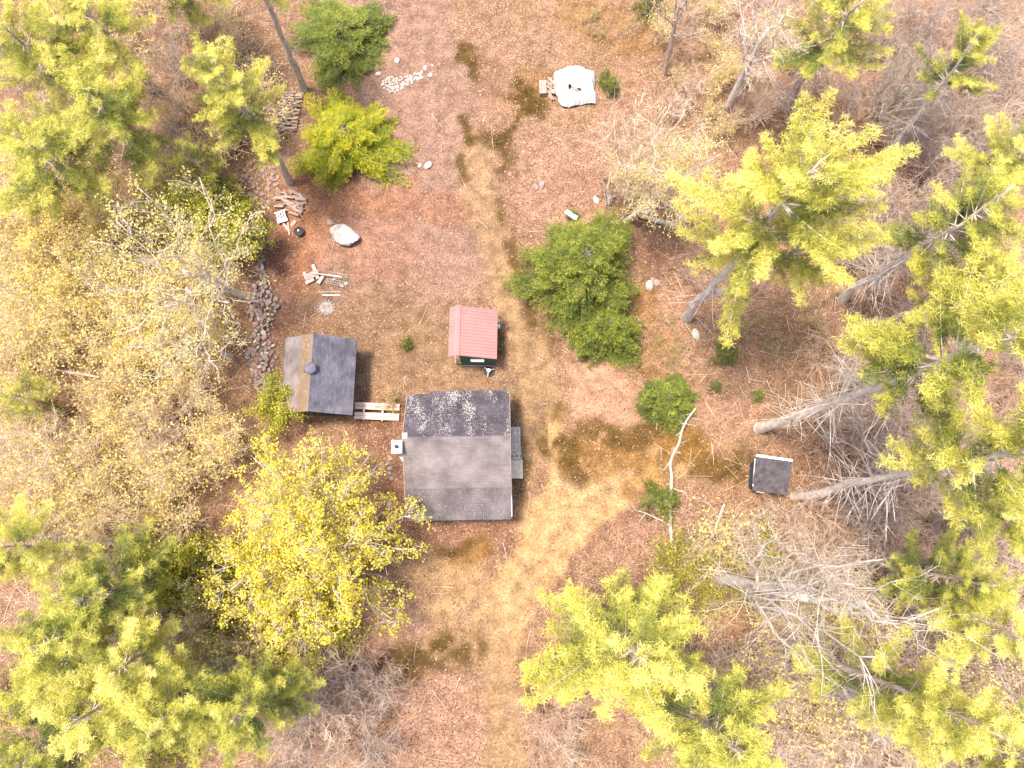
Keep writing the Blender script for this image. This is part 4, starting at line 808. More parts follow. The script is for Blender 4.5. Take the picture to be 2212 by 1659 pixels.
me = bpy.data.meshes.new('ash'); me.from_pydata(V, [], F); me.materials.append(M['ash']); me.update(); link('ash', me, fp_)
for k in range(15): a = k * .419; o = link('stone', ROCK[rnd.choice(('mauve_stone', 'grey_stone'))][k % 5], fp_, (.53 * math.cos(a), .50 * math.sin(a), .05), (0, 0, a)); o.scale = (.2, .19, .18)

# tarp over the woodpile
wp = [(1580 + x / 7.373, 170 + y / 7.373) for x, y in ((600, 410), (730, 375), (860, 340), (970, 310), (1080, 275), (1170, 320), (1300, 320), (1360, 400), (1490, 400), (1500, 520), (1500, 640), (1480, 760), (1530, 900), (1530, 1060), (1350, 1060), (1200, 1085), (1000, 1130), (830, 1150), (760, 1100), (690, 1050), (700, 930), (620, 850), (615, 720), (610, 600))]
op = np.array([U(u * .72, v * .72)[:2] for u, v in wp]); cen = op.mean(axis=0); nA, nR = 96, 26
sg = np.linalg.norm(np.roll(op, -1, 0) - op, axis=1); cum = np.concatenate([[0], np.cumsum(sg)]); ts = np.linspace(0, cum[-1], nA, endpoint=False)
ring = np.column_stack([np.interp(ts, cum, np.append(op[:, 0], op[0, 0])), np.interp(ts, cum, np.append(op[:, 1], op[0, 1]))])
V = []; tr = np.random.default_rng(8)
for i in range(nR + 1):
    t = i / nR
    for j in range(nA):
        p = cen + (ring[j] - cen) * t; a = 2 * math.pi * j / nA
        top = .86 + .10 * math.sin(p[0] * 2.1) + .06 * math.sin(p[1] * 3.3 + 1); z = top * (1 - max(0, (t - .62) / .38) ** 1.6) + .05
        z += .09 * abs(math.sin(2.3 * p[0] * p[1] * .13 + 2.6 * p[0])) + .05 * math.sin(9 * a + 3 * math.sin(4 * a)) * t * t + .12 * abs(math.sin(3.1 * p[0] + 2.0 * p[1])) + .08 * abs(math.sin(5.3 * p[1] - 2.2 * p[0] + 1)) - .04
        V.append((p[0], p[1], max(.05, z)))
hole = [U((1580 + x / 7.373) * .72, (170 + y / 7.373) * .72, .9)[:2] for x, y in ((915, 650), (1215, 725), (1200, 800), (930, 810))]
def inpoly(p, P):
    c = False
    for a, b in zip(P, P[1:] + P[:1]):
        if (a[1] > p[1]) != (b[1] > p[1]) and p[0] < (b[0] - a[0]) * (p[1] - a[1]) / (b[1] - a[1]) + a[0]: c = not c
    return c
F = []
for i in range(nR):
    for j in range(nA):
        q = (i * nA + j, (i + 1) * nA + j, (i + 1) * nA + (j + 1) % nA, i * nA + (j + 1) % nA); c = (sum(V[k][0] for k in q) / 4, sum(V[k][1] for k in q) / 4)
        if not inpoly(c, hole) and i > 0: F.append(q)
me = bpy.data.meshes.new('tarp'); me.from_pydata(V, [], F); me.materials.append(M['white_plastic']); me.update(); tp = link('tarp', me); tag(tp, 'torn white plastic tarp draped over the woodpile', 'tarp'); sm_ = tp.modifiers.new('cloth', 'SOLIDIFY'); sm_.thickness = .012
hc = np.mean(hole, axis=0)
for k in range(46):
    x, y, z = cen[0] + rnd.uniform(-.9, .9), cen[1] + rnd.uniform(-.8, .8), rnd.choice((.12, .28, .44, .58))
    if k < 12: x, y, z = hc[0] + rnd.uniform(-.4, .4), hc[1] + rnd.uniform(-.22, .22), rnd.uniform(.78, .90)
    wood('tarped_log', rnd.choice(SPR + SPL), (x, y, z), rnd.uniform(-.5, .5), 'split log under the torn white tarp', 'firewood log', 'logs under the tarp', rnd.uniform(0, 6))
for k, (u, v) in enumerate(scatter(22, lambda u, v: True, (1183, 178, 1201, 215), 3)):
    p = U(u, v); wood('split_log', rnd.choice(SPR + SPL), (p[0], p[1], .1 + rnd.uniform(0, .25)), rnd.uniform(-1.3, -.3), 'split log spilling out between the tarp and the plank stack', 'firewood log', 'logs spilling from the tarp', rnd.uniform(0, 6), rnd.uniform(-.3, .3))
for k in range(3):
    p = U(1172, 195); o = MB().box((-.17 + .17 * k, 0, .22), (.155, 1.02, .44)).build('stacked_plank', 'weathered_wood', None, loc=(p[0] + .0, p[1], 0), rot=(0, 0, R_(2))); tag(o, ('grey plank stack on edge left of the tarp, outer one of three', 'grey plank stack on edge left of the tarp, middle one of three', 'grey plank stack on edge left of the tarp, nearest the logs')[k], 'plank')
pn = thing('sign_panel', 'pale grey flat panel leaning behind the big round evergreen', 'panel', tuple(U(1231, 476)), R_(-35)); MB().box((0, 0, .55), (.85, .05, .55), 0, 0).build('board', 'steel', pn); MB().box((0, .04, .83), (.9, .30, .03)).build('top', 'white_paint', pn); MB().box((-.3, 0, .14), (.06, .05, .28)).box((.3, 0, .14), (.06, .05, .28)).build('leg', 'weathered_wood', pn)

# dead birches, stumps, fallen trunks, log-shaped trunk shadows: limbs traced as paths with their own heights
def limb_thing(name, pts, r0, r1, m, label, cat, side=0, seed=1, sl=1.2, base_z=0.0, z_end=0.3, extra=()):
    """pts in the photograph, height running from base_z to z_end"""
    rng = np.random.default_rng(seed); n = len(pts); Z = np.linspace(base_z, z_end, n); P = np.array([U(u, v, z) for (u, v), z in zip(pts, Z)]); b = P[0].copy(); b[2] = 0
    t = np.linspace(0, 1, n); tt = np.linspace(0, 1, n * 4); Q = np.column_stack([np.interp(tt, t, P[:, i]) for i in range(3)]) - b
    Q[1:-1, :2] = (Q[:-2, :2] + Q[1:-1, :2] * 2 + Q[2:, :2]) / 4; Q[:, 2] += gz(b[0], b[1])
    rt = thing(name, label, cat, tuple(b)); W = Wood(); W.path(Q, r0 + (r1 - r0) * tt ** .8, 8); link('trunk', W.mesh('trunk', m), rt)
    if side or extra:
        W = Wood()
        for k in range(side):
            i = rng.integers(len(Q) // 6, len(Q)); d = unit(Q[min(i + 1, len(Q) - 1)] - Q[i - 1]); e = unit(d * .35 + rng.normal(size=3) * .75 + np.array((0, 0, .15))); L = sl * rng.uniform(.3, 1); q = Q[i] + e * L; q[2] = max(q[2], .05)
            B = bez(Q[i], Q[i] + e * L * .5 + rng.normal(size=3) * .1 * L, q, 4); W.line(B, .022, .007)
            for s in range(3): j = rng.integers(1, 4); q2 = B[j] + unit(e + rng.normal(size=3) * .7) * L * rng.uniform(.2, .5); q2[2] = max(q2[2], .04); W.seg.append((B[j], q2, .010, .004))
        for ex in extra:
            zz = np.linspace(ex[0], ex[1], len(ex[2])); E = np.array([U(u, v, z) for (u, v), z in zip(ex[2], zz)]) - b; W.line(E, ex[3], ex[3] * .4)
        link('branches', W.mesh('branches', m), rt)
    return rt
zt = lambda L: [((1860 + x / 3.073) * .72, (1180 + y / 3.073) * .72) for x, y in L]
limb_thing('dead_birch', zt([(485, 1400), (465, 1230), (460, 1100), (470, 930), (478, 760), (460, 650), (490, 560), (545, 460), (570, 340), (620, 240), (700, 135)]), .12, .045, 'birch_bark', 'slender white dead birch leaning north across the side track', 'tree', side=10, seed=3, sl=.8, z_end=4.6,
  extra=[(.9, 1.5, zt([(465, 1230), (400, 1180), (320, 1145), (240, 1105), (150, 1080), (110, 1030)]), .06), (1.2, 1.2, zt([(240, 1105), (180, 1180), (165, 1195)]), .025), (2.2, 2.4, zt([(478, 870), (540, 895), (600, 910), (625, 970), (725, 950)]), .035), (2.3, 1.6, zt([(600, 910), (570, 960), (565, 1040)]), .015), (3.0, 2.7, zt([(455, 640), (405, 705), (350, 690)]), .03), (3.4, 3.3, zt([(510, 545), (550, 545), (560, 560)]), .03), (4.2, 4.1, zt([(605, 280), (650, 290), (700, 300)]), .025)])
limb_thing('fallen_birch', zt([(960, 1025), (900, 1180), (865, 1290), (790, 1420), (715, 1510)]), .07, .11, 'birch_bark', 'short broken white birch lying on brown leaves left of the brush', 'fallen tree', side=5, seed=4, z_end=.35, base_z=.5, extra=[(.5, .6, zt([(860, 1300), (900, 1290), (965, 1250)]), .05), (.45, .5, zt([(870, 1290), (895, 1330), (905, 1400)]), .04), (.4, .5, zt([(790, 1420), (740, 1445), (690, 1445)]), .06), (.3, .3, zt([(790, 1430), (805, 1525), (860, 1545), (930, 1580)]), .03)])
limb_thing('fallen_birch', [(1725, 1210), (1712, 1165), (1700, 1110)], .09, .06, 'birch_bark', 'short straight white birch trunk lying below the hut', 'fallen tree', side=3, seed=6, base_z=.2, z_end=.8)
limb_thing('fallen_birch', [(1815, 1355), (1760, 1325), (1700, 1290)], .09, .05, 'birch_bark', 'slender white birch lying among yellow shrubs at the lower right', 'fallen tree', side=4, seed=8, base_z=.2, z_end=.7)
sn = limb_thing('broken_stump', [(1318, 440), (1312, 410), (1320, 370)], .22, .05, 'grey_bark', 'splintered grey stump with brown brush at its foot', 'stump', side=0, z_end=1.6, extra=[(.3, 1.9, [(1316, 440), (1326, 380)], .07), (.2, 1.4, [(1310, 442), (1303, 400), (1296, 395)], .06), (.2, 1.6, [(1320, 440), (1336, 400)], .05)])
limb_thing('log_or_shadow', [(0, 945), (45, 940), (85, 933)], .13, .11, 'birch_bark', 'whitish log at the left edge beside the small green pine', 'log', base_z=.15, z_end=.2)
limb_thing('log_or_shadow', [(18, 772), (70, 788), (140, 802), (215, 815)], .12, .07, 'pale_bark', 'long pale log lying in the left woods above the small green pine', 'log', side=4, seed=11, base_z=.2, z_end=.5)
limb_thing('log_or_shadow', [(50, 752), (95, 762), (150, 782)], .10, .07, 'grey_bark', 'short dark log just above the long pale log', 'log', base_z=.15, z_end=.3)
limb_thing('log_or_shadow', [(55, 1157), (150, 1160), (245, 1163)], .17, .13, 'grey_bark', 'dark mossy log lying level in the left woods', 'log', side=3, seed=12, base_z=.2, z_end=.2)
limb_thing('log_or_shadow', [(1475, 490), (1420, 478), (1362, 458)], .20, .15, 'grey_bark', 'trunk shadow shaped as a thick grey log beside the leaning trunk above the evergreen', 'log', base_z=.2, z_end=.25)  # ground shadow of the leaning trunk, modelled as a log
limb_thing('log_or_shadow', [(1655, 1405), (1740, 1450), (1850, 1500)], .13, .09, 'grey_bark', 'long dark trunk shadow shaped as a log, parallel to the birch at the lower right', 'log', side=4, seed=13, base_z=.2, z_end=.4)  # dark line of a pine trunk's shadow, given a log's shape
limb_thing('fallen_branch', [(410, 1290), (455, 1260), (490, 1240)], .04, .02, 'pale_bark', 'thin bare branch over the green shrubs at lower left', 'branch', side=4, seed=14, base_z=.5, z_end=2.5)
limb_thing('fallen_branch', [(1170, 1045), (1176, 1062)], .03, .02, 'grey_bark', 'small forked stick on the track east of the cabin', 'branch', side=2, seed=15, sl=.4, base_z=.03, z_end=.06)
limb_thing('fallen_branch', [(1162, 771), (1168, 778), (1176, 779)], .03, .02, 'grey_bark', 'small forked stick on the track east of the red roofed shed', 'branch', side=1, seed=16, sl=.4, base_z=.03, z_end=.06)

# ------------------------------------------------------------------ pines
PINE = [gen_pine(101 + k, 20, (4.0, 3.8, 4.3, 3.6)[k], (.50, .56, .46, .60)[k], dead=(30, 44, 24, 40)[k], fill=(.9, .75, .95, .75)[k], bright=(.05, .17, .09, .15)[k]) for k in range(4)]
PINE_PALE = [gen_pine(140 + k, 20, 3.6, (.60, .66)[k], bark='pale_bark', dead=110, fill=.85, bright=.18) for k in range(2)]
PINE_BIG = gen_pine(151, 20, 5.6, .58, bark='pale_bark', dead=24, lead2=True, needles=24, pw=.42, fill=1.0, bright=.18)
PINE_SMALL = [gen_pine(160 + k, 9, 2.6, .16, dead=6, needles=14) for k in range(2)]
# base, apex, radius factor, meshes, own height of the meshes, spin, label
PL_ = [
 ((1482, 688), (1775, 345), 1.0, PINE_BIG, 20, .6, 'largest pine, twin pale trunks leaning up right of the round evergreen'),
 ((1820, 650), (2190, 400), 1.0, PINE_PALE[0], 20, .3, 'pine with a bare trunk just above the forked grey trunk base, right woods'),
 ((1832, 716), (2240, 590), .95, PINE[1], 20, 2.2, 'pine whose brown trunk base stands right of the olive shrubs'),
 ((1640, 925), (2330, 690), 1.15, PINE_PALE[1], 20, 1.1, 'pine with a long white trunk full of dead twigs above the hut'),
 ((1715, 1072), (2420, 960), .95, PINE_PALE[0], 20, 4.0, 'pine with a mottled thin trunk starting right of the hut'),
 ((1830, 1210), (2160, 1265), .72, PINE[0], 20, 1.7, 'yellow green pine right of the white branching birch'),
 ((1640, 1372), (2180, 1600), .85, PINE[2], 20, 2.6, 'pine at the lower right corner with a long brown trunk'),
 ((1283, 1312), (1392, 1425), 1.22, PINE[2], 20, .2, 'bushy pine overhanging the bottom of the track'),
 ((1420, 1480), (1600, 1635), 1.1, PINE[0], 20, 3.3, 'pine at the bottom edge, right of the one overhanging the track'),
 ((1690, 235), (1880, -10), 1.05, PINE[1], 20, .9, 'pine at the top edge right of the twin stemmed pale tree'),
 ((1890, 370), (2120, 60), .7, PINE_PALE[1], 20, 5.1, 'thin pine with a bare slanting trunk at the upper right'),
 ((2000, 480), (2260, 300), .9, PINE[3], 20, 2.9, 'pine at the right edge above the grey brush'),
 ((1985, 1115), (2270, 1110), .75, PINE[3], 20, 1.2, 'dull green pine at the right edge below the mottled trunk'),
 ((1900, 1290), (2240, 1390), .85, PINE[1], 20, 4.4, 'brightest yellow pine at the right edge, lower half'),
 ((1930, 1490), (2260, 1660), .9, PINE[3], 20, 5.5, 'pine filling the extreme lower right corner'),
 ((655, 195), (480, -230), .9, PINE[3], 20, 3.7, 'tall pine whose bare trunk foot stands at the firewood stack'),
 ((625, 395), (440, 115), .85, PINE[2], 16, 1.9, 'grey green pine whose trunk foot stands above the scrap wood heap'),
 ((420, 70), (300, -180), .95, PINE[0], 20, .4, 'pine with a dark trunk seen at the top edge, left woods'),
 ((330, 360), (190, 190), 1.05, PINE[2], 20, 5.0, 'broad bright pine in the middle of the upper left woods'),
 ((215, 430), (30, 290), 1.0, PINE[0], 20, 2.4, 'pine at the left edge above the pale leafing trees'),
 ((190, 210), (0, 50), 1.0, PINE[1], 20, 3.9, 'bright pine in the extreme upper left corner'),
 ((330, 190), (160, 10), .95, PINE[3], 20, 1.4, 'pine at the top edge between the corner pine and the dark trunk'),
 ((470, 400), (395, 320), .8, PINE_SMALL[0], 9, .5, 'dark young pine at the edge of the upper left woods'),
 ((510, 250), (470, 180), .9, PINE_SMALL[1], 9, 2.5, 'dull green young pine left of the grey trunk'),
 ((345, 1250), (160, 1300), .9, PINE[0], 20, 2.0, 'green pine left of the leafy green thicket, lower left'),
 ((290, 1330), (60, 1400), 1.0, PINE[2], 20, .8, 'broad green pine at the left edge, lower left woods'),
 ((400, 1370), (240, 1455), .85, PINE[3], 20, 4.1, 'dark green pine in the middle of the lower left woods'),
 ((350, 1460), (140, 1570), 1.0, PINE[1], 20, 5.3, 'bright tipped pine in the lower left corner'),
 ((480, 1450), (320, 1590), .9, PINE[2], 20, 3.1, 'pale yellow pine at the bottom edge, lower left'),
 ((600, 1450), (500, 1560), .8, PINE[0], 16, 1.0, 'dark pine left of the bare brush at the bottom edge'),
 ((640, 1440), (600, 1490), .85, PINE_SMALL[0], 9, 4.2, 'young green pine just below the yellow maple'),
 ((170, 1185), (-20, 1190), .8, PINE[3], 20, 2.2, 'pine at the left edge beside the dark mossy log'),
 ((240, 1520), (20, 1670), .9, PINE[0], 20, 3.0, 'pine in the extreme lower left corner of the picture'),
 ((95, 868), (20, 855), .75, PINE_SMALL[1], 9, .7, 'small green pine alone at the left edge beside the whitish log'),
]
for b, a, rf, ms, h0, sp, lb in PL_:
    B, A = base_apex(b, a, 7 if ms in PINE_SMALL else 13, 12 if ms in PINE_SMALL else 25)
    L = float(np.linalg.norm(A - B)); plant('pine_tree', ms, TC, lb, 'pine', B, A, 9.0 if ms in PINE_SMALL else 20.0, rf * 1.12, sp)

# ------------------------------------------------------------------ hemlocks and young spruces
HL = [
 ((742, 92), (733, 50), 8.0, 4.1, 201, 'hemlock_needles', 'dark green hemlock at the top edge left of the white cobbles'),
 ((758, 322), (738, 275), 9.0, 4.7, 202, 'gold_hemlock_needles', 'golden green hemlock beside the firewood stack'),
 ((1245, 615), (1270, 542), 9.5, 4.85, 203, 'hemlock_needles', 'largest round evergreen, east of the track'),
 ((1303, 722), (1318, 692), 5.0, 2.7, 204, 'hemlock_needles', 'smaller evergreen touching the lower right of the largest one'),
 ((1438, 872), (1448, 853), 4.4, 2.1, 205, 'hemlock_needles', 'evergreen standing alone above the white dead birch'),
]
for b, a, h, R, sd, m, lb in HL:
    ms = gen_hemlock(sd, h, R, m, gap=.10 if m == 'hemlock_needles' else .25, tw=.17 if R > 3 else .14, step=.27 if R > 3 else .2, per=9 if m == 'hemlock_needles' else 8, lo=.80 if m == 'hemlock_needles' else .55, shape=.62)
    plant('hemlock_tree', ms, TC, lb, 'evergreen', U(*b), apex_over(U(*b), *a), h, 1.0, 0)
HS = [gen_hemlock(211, 2.0, 1.2, tw=.09, step=.13, per=6, ln=.11, shape=.8, lo=.45, gap=.2), gen_hemlock(212, 2.0, 1.25, tw=.09, step=.14, per=6, ln=.11, shape=.75, lo=.4, gap=.22)]
for k, (u, v, s, lb) in enumerate(((1565, 772, .95, 'small bright green spruce alone on brown leaves right of the pale flat stone'), (1420, 1085, 1.35, 'dark young evergreen behind the white dead birch trunk'), (1394, 18, 1.3, 'small evergreen at the top edge above the tarp'), (1306, 176, .62, 'bright yellow green seedling right of the white tarp'), (1318, 200, .75, 'dull green seedling just below the yellow green one by the tarp'), (1632, 858, .5, 'tiny dull green seedling on leaves right of the lone evergreen'), (1545, 835, .45, 'tiny seedling between the lone evergreen and the small spruce'), (1238, 470, .45, 'tiny green seedling next to the pale grey panel'), (878, 748, .5, 'tiny evergreen tuft in the yard between the two sheds'))):
    B = U(u, v); B[2] = 0; plant('young_spruce', HS[k % 2], TC, lb, 'evergreen', B, (B[0], B[1], 2.0 * s), 2.0, s, k * 1.3)

# ------------------------------------------------------------------ broadleaved trees
def btree(b, a, h, R, lb, cat, name='broadleaf_tree', hmin=3, hmax=24, spin=0.0, **kw):
    B, A = base_apex(b, a, hmin, hmax); hh = float(np.linalg.norm(A - B)); ms = gen_broad(h=hh, R=R, **kw)
    return plant(name, ms, TC, lb, cat, B, A, hh, 1.0, spin)
btree((708, 1172), (618, 1194), 12, 6.1, 'yellow leafed maple hanging over the left side of the cabin roof', 'maple', 'maple_tree', 9, 13, seed=301, limbs=30, kids=10, twigs=6, sub=3, nl=7, ls=.068, lspread=.12, dome=.62, tf=.16, aniso=(1.0, 1.2), keep=.72, bark='pale_bark', twr=.017)
btree((548, 645), (265, 540), 14, 6.0, 'pale leafing tree whose bent trunk starts at the thin stone wall', 'tree', seed=302, hmax=15, limbs=12, kids=8, twigs=4, sub=2, leafm='young_leaf', nl=6, ls=.065, lspread=.16, keep=.8, dome=.4, bark='pale_bark')
btree((500, 770), (330, 712), 9, 3.6, 'pale bare branched tree beside the wide part of the stone wall', 'tree', seed=303, hmax=12, limbs=9, kids=7, twigs=4, sub=2, leafm='young_leaf', nl=5, ls=.05, keep=.45, bark='pale_bark')
btree((460, 470), (420, 440), 6, 2.6, 'ochre green leafy tree under the dull green young pines', 'tree', seed=304, limbs=9, kids=8, twigs=6, leafm='green_leaf', nl=6, ls=.065, bark='pale_bark', hmin=5)
btree((535, 520), (490, 500), 5, 2.2, 'low green leafy tree left of the thin stone wall', 'tree', seed=305, limbs=9, kids=8, twigs=6, leafm='green_leaf', nl=6, ls=.06, hmin=4.5)
btree((190, 500), (40, 440), 13, 4.6, 'pale yellow leafing tree at the left edge below the pines', 'tree', seed=306, hmax=14, limbs=10, kids=8, twigs=6, leafm='young_leaf', nl=5, ls=.075, keep=.8, bark='pale_bark')
btree((200, 640), (70, 620), 11, 4.2, 'bright yellow leafing tree at the left edge, below the pale one', 'tree', seed=307, hmax=13, limbs=10, kids=8, twigs=6, leafm='young_leaf', nl=4, ls=.075, keep=.7, bark='pale_bark')
btree((400, 1220), (325, 1255), 9, 3.4, 'fresh green leafy tree left of the yellow maple', 'tree', seed=308, hmax=11, limbs=10, kids=8, twigs=6, leafm='green_leaf', nl=5, ls=.07, bark='grey_bark')
btree((630, 860), (585, 878), 5, 2.2, 'dark green leafy bush tree behind the lower end of the blue grey shed', 'tree', seed=309, limbs=9, kids=8, twigs=6, leafm='green_leaf', nl=5, ls=.055, hmin=3.5, hmax=5)
btree((1353, 478), (1530, 330), 9, 3.1, 'leaning tree with a smooth bent grey trunk and pale yellow leaves', 'tree', seed=310, hmax=12, limbs=10, kids=8, twigs=6, leafm='young_leaf', nl=4, ls=.055, keep=.8, bark='pale_bark')
btree((1352, 440), (1412, 215), 12, 2.8, 'slim pale bare tree with upswept branches above the broken stump', 'tree', seed=311, hmax=13, limbs=10, kids=7, twigs=5, nl=0, bark='tan_twig', dome=.3, tf=.12)
btree((1565, 242), (1730, -90), 20, 3.6, 'twin stemmed thick pale tree at the top edge', 'tree', seed=312, hmax=24, limbs=8, kids=7, twigs=5, nl=0, bark='pale_bark', tf=.4)
btree((1582, 236), (1690, -40), 17, 2.0, 'second slimmer pale trunk close behind the thick pale tree', 'tree', seed=313, hmax=20, limbs=6, kids=6, twigs=4, nl=0, bark='pale_bark', tf=.5)
btree((1437, 158), (1495, -120), 18, 2.4, 'straight pinkish bare trunk at the top edge right of the tarp', 'tree', seed=314, hmax=22, limbs=6, kids=6, twigs=4, nl=0, bark='pine_bark', tf=.55)
btree((1540, 1247), (1990, 1335), 20, 3.1, 'white birch with a tangle of bare white branches at the lower right', 'birch', 'birch_tree', seed=315, hmax=23, limbs=9, kids=8, twigs=5, sub=2, nl=0, bark='birch_bark', tf=.36, dome=.4, twr=.014)
btree((1700, 1420), (2010, 1545), 19, 2.4, 'thin pale birch beside the long log shaped shadow at the lower right', 'birch', 'birch_tree', seed=316, hmax=21, limbs=7, kids=6, twigs=5, nl=0, bark='birch_bark', tf=.5)
btree((1850, 300), (2040, 110), 14, 3.2, 'bare grey tree in the brush of the upper right corner', 'tree', seed=317, hmax=16, limbs=9, kids=9, twigs=7, nl=0, bark='grey_bark')
btree((690, 1505), (715, 1560), 6, 3.0, 'bare many branched tree at the bottom edge below the maple', 'tree', seed=318, hmin=5, hmax=7, limbs=10, kids=9, twigs=6, nl=0, bark='tan_twig', tf=.08, dome=.7)
btree((1215, 1530), (1222, 1560), 5, 2.0, 'bare brushy tree at the bottom of the track, right side', 'tree', seed=319, hmin=4, hmax=5.5, limbs=9, kids=8, twigs=5, nl=0, bark='twig_bark', tf=.08, dome=.6)

# ------------------------------------------------------------------ brush and saplings of the woods
SHB = {'bare': [gen_shrub(400 + k, 2.4, 1.5, 14, 8, 3) for k in range(4)], 'tan': [gen_shrub(410 + k, 3.6, 1.4, 9, 9, 4, bark='tan_twig', r=.021) for k in range(3)],
 'grey': [gen_shrub(415 + k, 3.2, 1.6, 13, 9, 4, bark='grey_twig', r=.021) for k in range(3)],
 'young': [gen_shrub(420 + k, 3.4, 1.5, 11, 9, 3, 'young_leaf', 3, .055, bark='tan_twig', keep=.6) for k in range(4)], 'green': [gen_shrub(430 + k, 2.2, 1.25, 12, 9, 3, 'green_leaf', 4, .055) for k in range(3)], 'olive': [gen_shrub(440 + k, 1.3, 1.1, 10, 8, 3, 'green_leaf', 2, .04, keep=.4) for k in range(2)]}
H0 = {'bare': 2.4, 'tan': 3.6, 'grey': 3.2, 'young': 3.4, 'green': 2.2, 'olive': 1.3}
def zone(n, poly, kinds, label, group, lo=.8, hi=1.5, gap=20, cat='shrub', name=None):
    us = [p[0] for p in poly]; vs = [p[1] for p in poly]
    for u, v in scatter(n, lambda a, b: inpoly((a, b), poly), (min(us), min(vs), max(us), max(vs)), gap):
        k = rnd.choice(kinds); s = rnd.uniform(lo, hi); B = U(u, v); B[2] = gz(B[0], B[1]) - .02
        plant(name or {'bare': 'bare_shrub', 'tan': 'bare_sapling', 'grey': 'grey_brush', 'young': 'leafing_sapling', 'green': 'green_shrub', 'olive': 'low_shrub'}[k], rnd.choice(SHB[k]), ('stems', 'foliage'), label, cat, B, (B[0] + rnd.uniform(-.4, .4) * s, B[1] + rnd.uniform(-.4, .4) * s, B[2] + H0[k] * s), H0[k], s, rnd.uniform(0, 6.28), group)
zone(46, [(30, 830), (510, 850), (560, 930), (440, 1130), (330, 1140), (60, 1130)], ['young'], 'pale yellow leafing sapling in the thicket left of the yellow maple', 'leafing saplings left of the maple', cat='sapling')
zone(30, [(30, 900), (420, 860), (420, 1130), (60, 1140)], ['bare', 'tan'], 'bare pinkish shrub in the thicket at the left, below the long pale log', 'bare shrubs of the left thicket')
zone(40, [(180, 560), (470, 470), (500, 780), (300, 830), (180, 800)], ['young', 'young', 'green'], 'leafing sapling under the bent pale tree left of the stone wall', 'saplings under the bent pale tree', cat='sapling')
zone(12, [(300, 380), (500, 400), (540, 470), (330, 520)], ['young', 'green'], 'low leafing shrub at the lower edge of the upper left pines', 'shrubs below the upper left pines')
zone(12, [(430, 120), (600, 60), (600, 330), (470, 420)], ['bare', 'young'], 'thin shrub beneath the grey green pine, left of the firewood', 'shrubs left of the firewood')
zone(22, [(440, 1180), (490, 1170), (640, 1420), (560, 1440), (420, 1400)], ['young', 'green'], 'yellow green shrub along the lower left foot of the maple', 'shrubs at the lower left of the maple')
zone(22, [(600, 1460), (760, 1400), (840, 1430), (800, 1640), (620, 1650)], ['bare', 'grey', 'tan'], 'bare brown brush at the bottom edge between maple and track', 'brush between maple and track')
zone(7, [(1140, 1500), (1240, 1500), (1230, 1650), (1140, 1650)], ['bare', 'tan'], 'bare shrub at the bottom edge right of the track', 'shrubs right of the track bottom')
zone(46, [(1420, 20), (1700, 0), (1720, 200), (1560, 300), (1440, 270), (1400, 180)], ['bare', 'tan', 'young'], 'thin bare sapling in the top woods around the thick pale trees', 'saplings around the pale trees', lo=.6, hi=1.0, gap=22, cat='sapling')
zone(44, [(1850, 60), (2130, 20), (2130, 420), (1900, 420)], ['grey', 'grey', 'bare'], 'grey twiggy shrub in the upper right corner brush', 'grey brush of the upper right', gap=24)
zone(26, [(1800, 430), (2120, 430), (2080, 620), (1830, 650)], ['bare', 'grey'], 'bare reddish shrub between the right hand pine trunks', 'shrubs between right hand pines')
zone(10, [(1620, 650), (1800, 640), (1830, 740), (1700, 790), (1600, 720)], ['olive'], 'low olive shrub on brown leaves left of the right pine trunks', 'olive shrubs by the right trunks', lo=.7, hi=1.1)
zone(13, [(1330, 690), (1480, 690), (1470, 790), (1400, 800)], ['olive'], 'low yellow green shrub between the evergreens and the pale flat stone', 'low shrubs east of the evergreens', lo=.5, hi=.8, gap=18)
zone(40, [(1740, 900), (2080, 900), (2080, 1200), (1760, 1200)], ['bare', 'grey'], 'bare shrub in the brush right of the hut', 'brush right of the hut', gap=28)
zone(14, [(1600, 1090), (1760, 1100), (1780, 1220), (1560, 1190)], ['bare', 'tan'], 'bare reddish shrub just below the hut', 'brush below the hut', gap=22)
zone(16, [(1420, 1180), (1560, 1160), (1560, 1340), (1470, 1320)], ['green', 'olive', 'young'], 'yellow green shrub beside the foot of the white birch', 'shrubs at the foot of the birch', gap=20)
zone(30, [(1580, 1200), (1800, 1220), (1860, 1370), (1680, 1370), (1580, 1290)], ['green', 'young', 'olive', 'tan'], 'leafing shrub under the bare white branches of the birch', 'shrubs under the birch branches', gap=24)
zone(40, [(1580, 1380), (1900, 1400), (1960, 1650), (1680, 1650), (1560, 1500)], ['bare', 'grey', 'tan'], 'bare brown shrub around the long log shaped shadow at the lower right', 'brush around the dark log', gap=28)
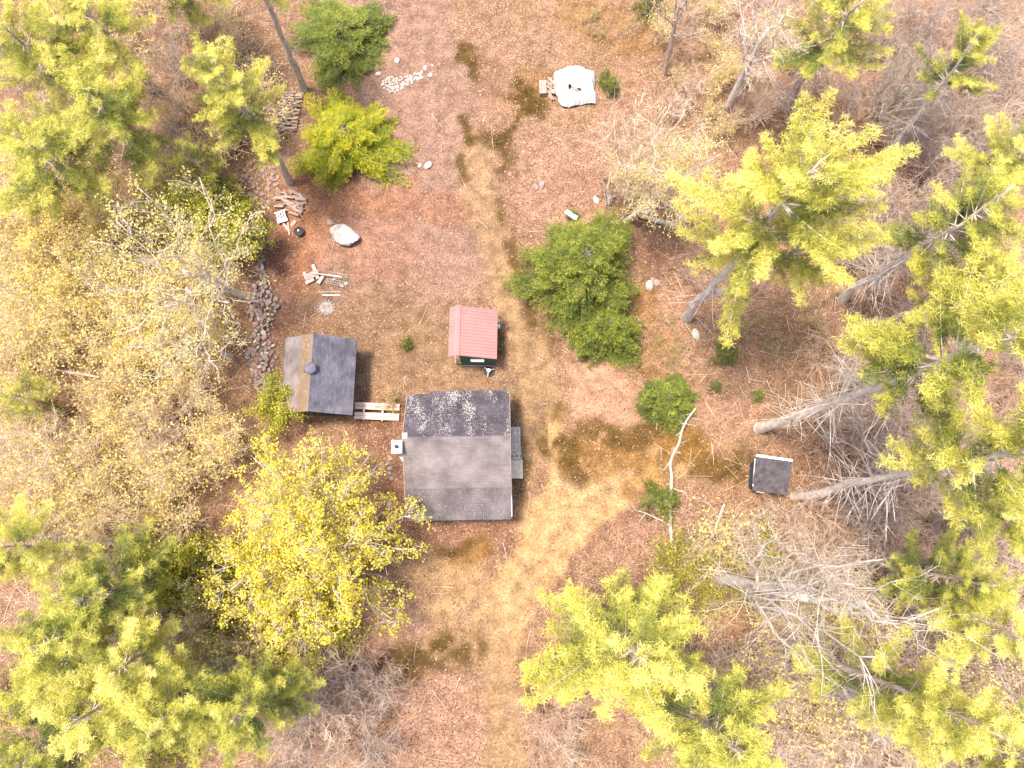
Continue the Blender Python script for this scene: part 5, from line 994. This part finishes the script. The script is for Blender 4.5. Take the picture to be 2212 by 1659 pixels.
zone(8, [(1290, 380), (1420, 360), (1450, 450), (1300, 450)], ['bare'], 'brown brush around the broken grey stump', 'brush around the stump', lo=.6, hi=.9, gap=22)
zone(6, [(1250, 30), (1390, 30), (1380, 90), (1260, 90)], ['olive'], 'low olive shrub at the top edge above the tarp', 'olive shrubs above the tarp', lo=.5, hi=.9)
zone(4, [(815, 870), (860, 860), (860, 890), (820, 900)], ['olive'], 'low green shrub below the plank ramp', 'shrubs below the plank ramp', lo=.5, hi=.7, gap=12)
zone(70, [(1640, 100), (2190, 60), (2190, 640), (1850, 640), (1700, 420)], ['bare', 'grey', 'tan', 'bare'], 'bare brush under the pines of the upper right woods', 'brush under the upper right pines', gap=26)
zone(70, [(1760, 760), (2190, 640), (2190, 1240), (1800, 1220)], ['bare', 'grey', 'tan', 'bare'], 'bare brush under the pines at the right edge, middle height', 'brush under the right edge pines', gap=26)
zone(70, [(1450, 1400), (1560, 1380), (1700, 1400), (1900, 1260), (2190, 1240), (2190, 1650), (1350, 1650)], ['bare', 'grey', 'tan', 'young'], 'bare brush under the pines of the lower right woods', 'brush under the lower right pines', gap=26)
zone(60, [(10, 400), (200, 380), (300, 520), (200, 800), (20, 820)], ['young', 'tan', 'young', 'bare'], 'pale leafing sapling at the left edge, above the small green pine', 'saplings of the left edge', gap=26, cat='sapling')
zone(45, [(20, 20), (560, 20), (480, 330), (20, 380)], ['tan', 'bare', 'grey', 'young'], 'thin shrub under the pines of the upper left woods', 'shrubs under the upper left pines', gap=30)
zone(45, [(20, 1130), (420, 1130), (560, 1420), (600, 1650), (20, 1650)], ['bare', 'tan', 'green'], 'shrub under the pines of the lower left woods', 'shrubs under the lower left pines', gap=30)
zone(14, [(1420, 480), (1500, 480), (1660, 640), (1500, 640)], ['olive', 'bare'], 'low shrub under the largest pine', 'shrubs under the largest pine', lo=.5, hi=.9, gap=24)
zone(9, [(600, 1240), (760, 1260), (740, 1400), (620, 1380)], ['green'], 'green shrub in the shade under the yellow maple', 'green shrubs under the maple', gap=24)
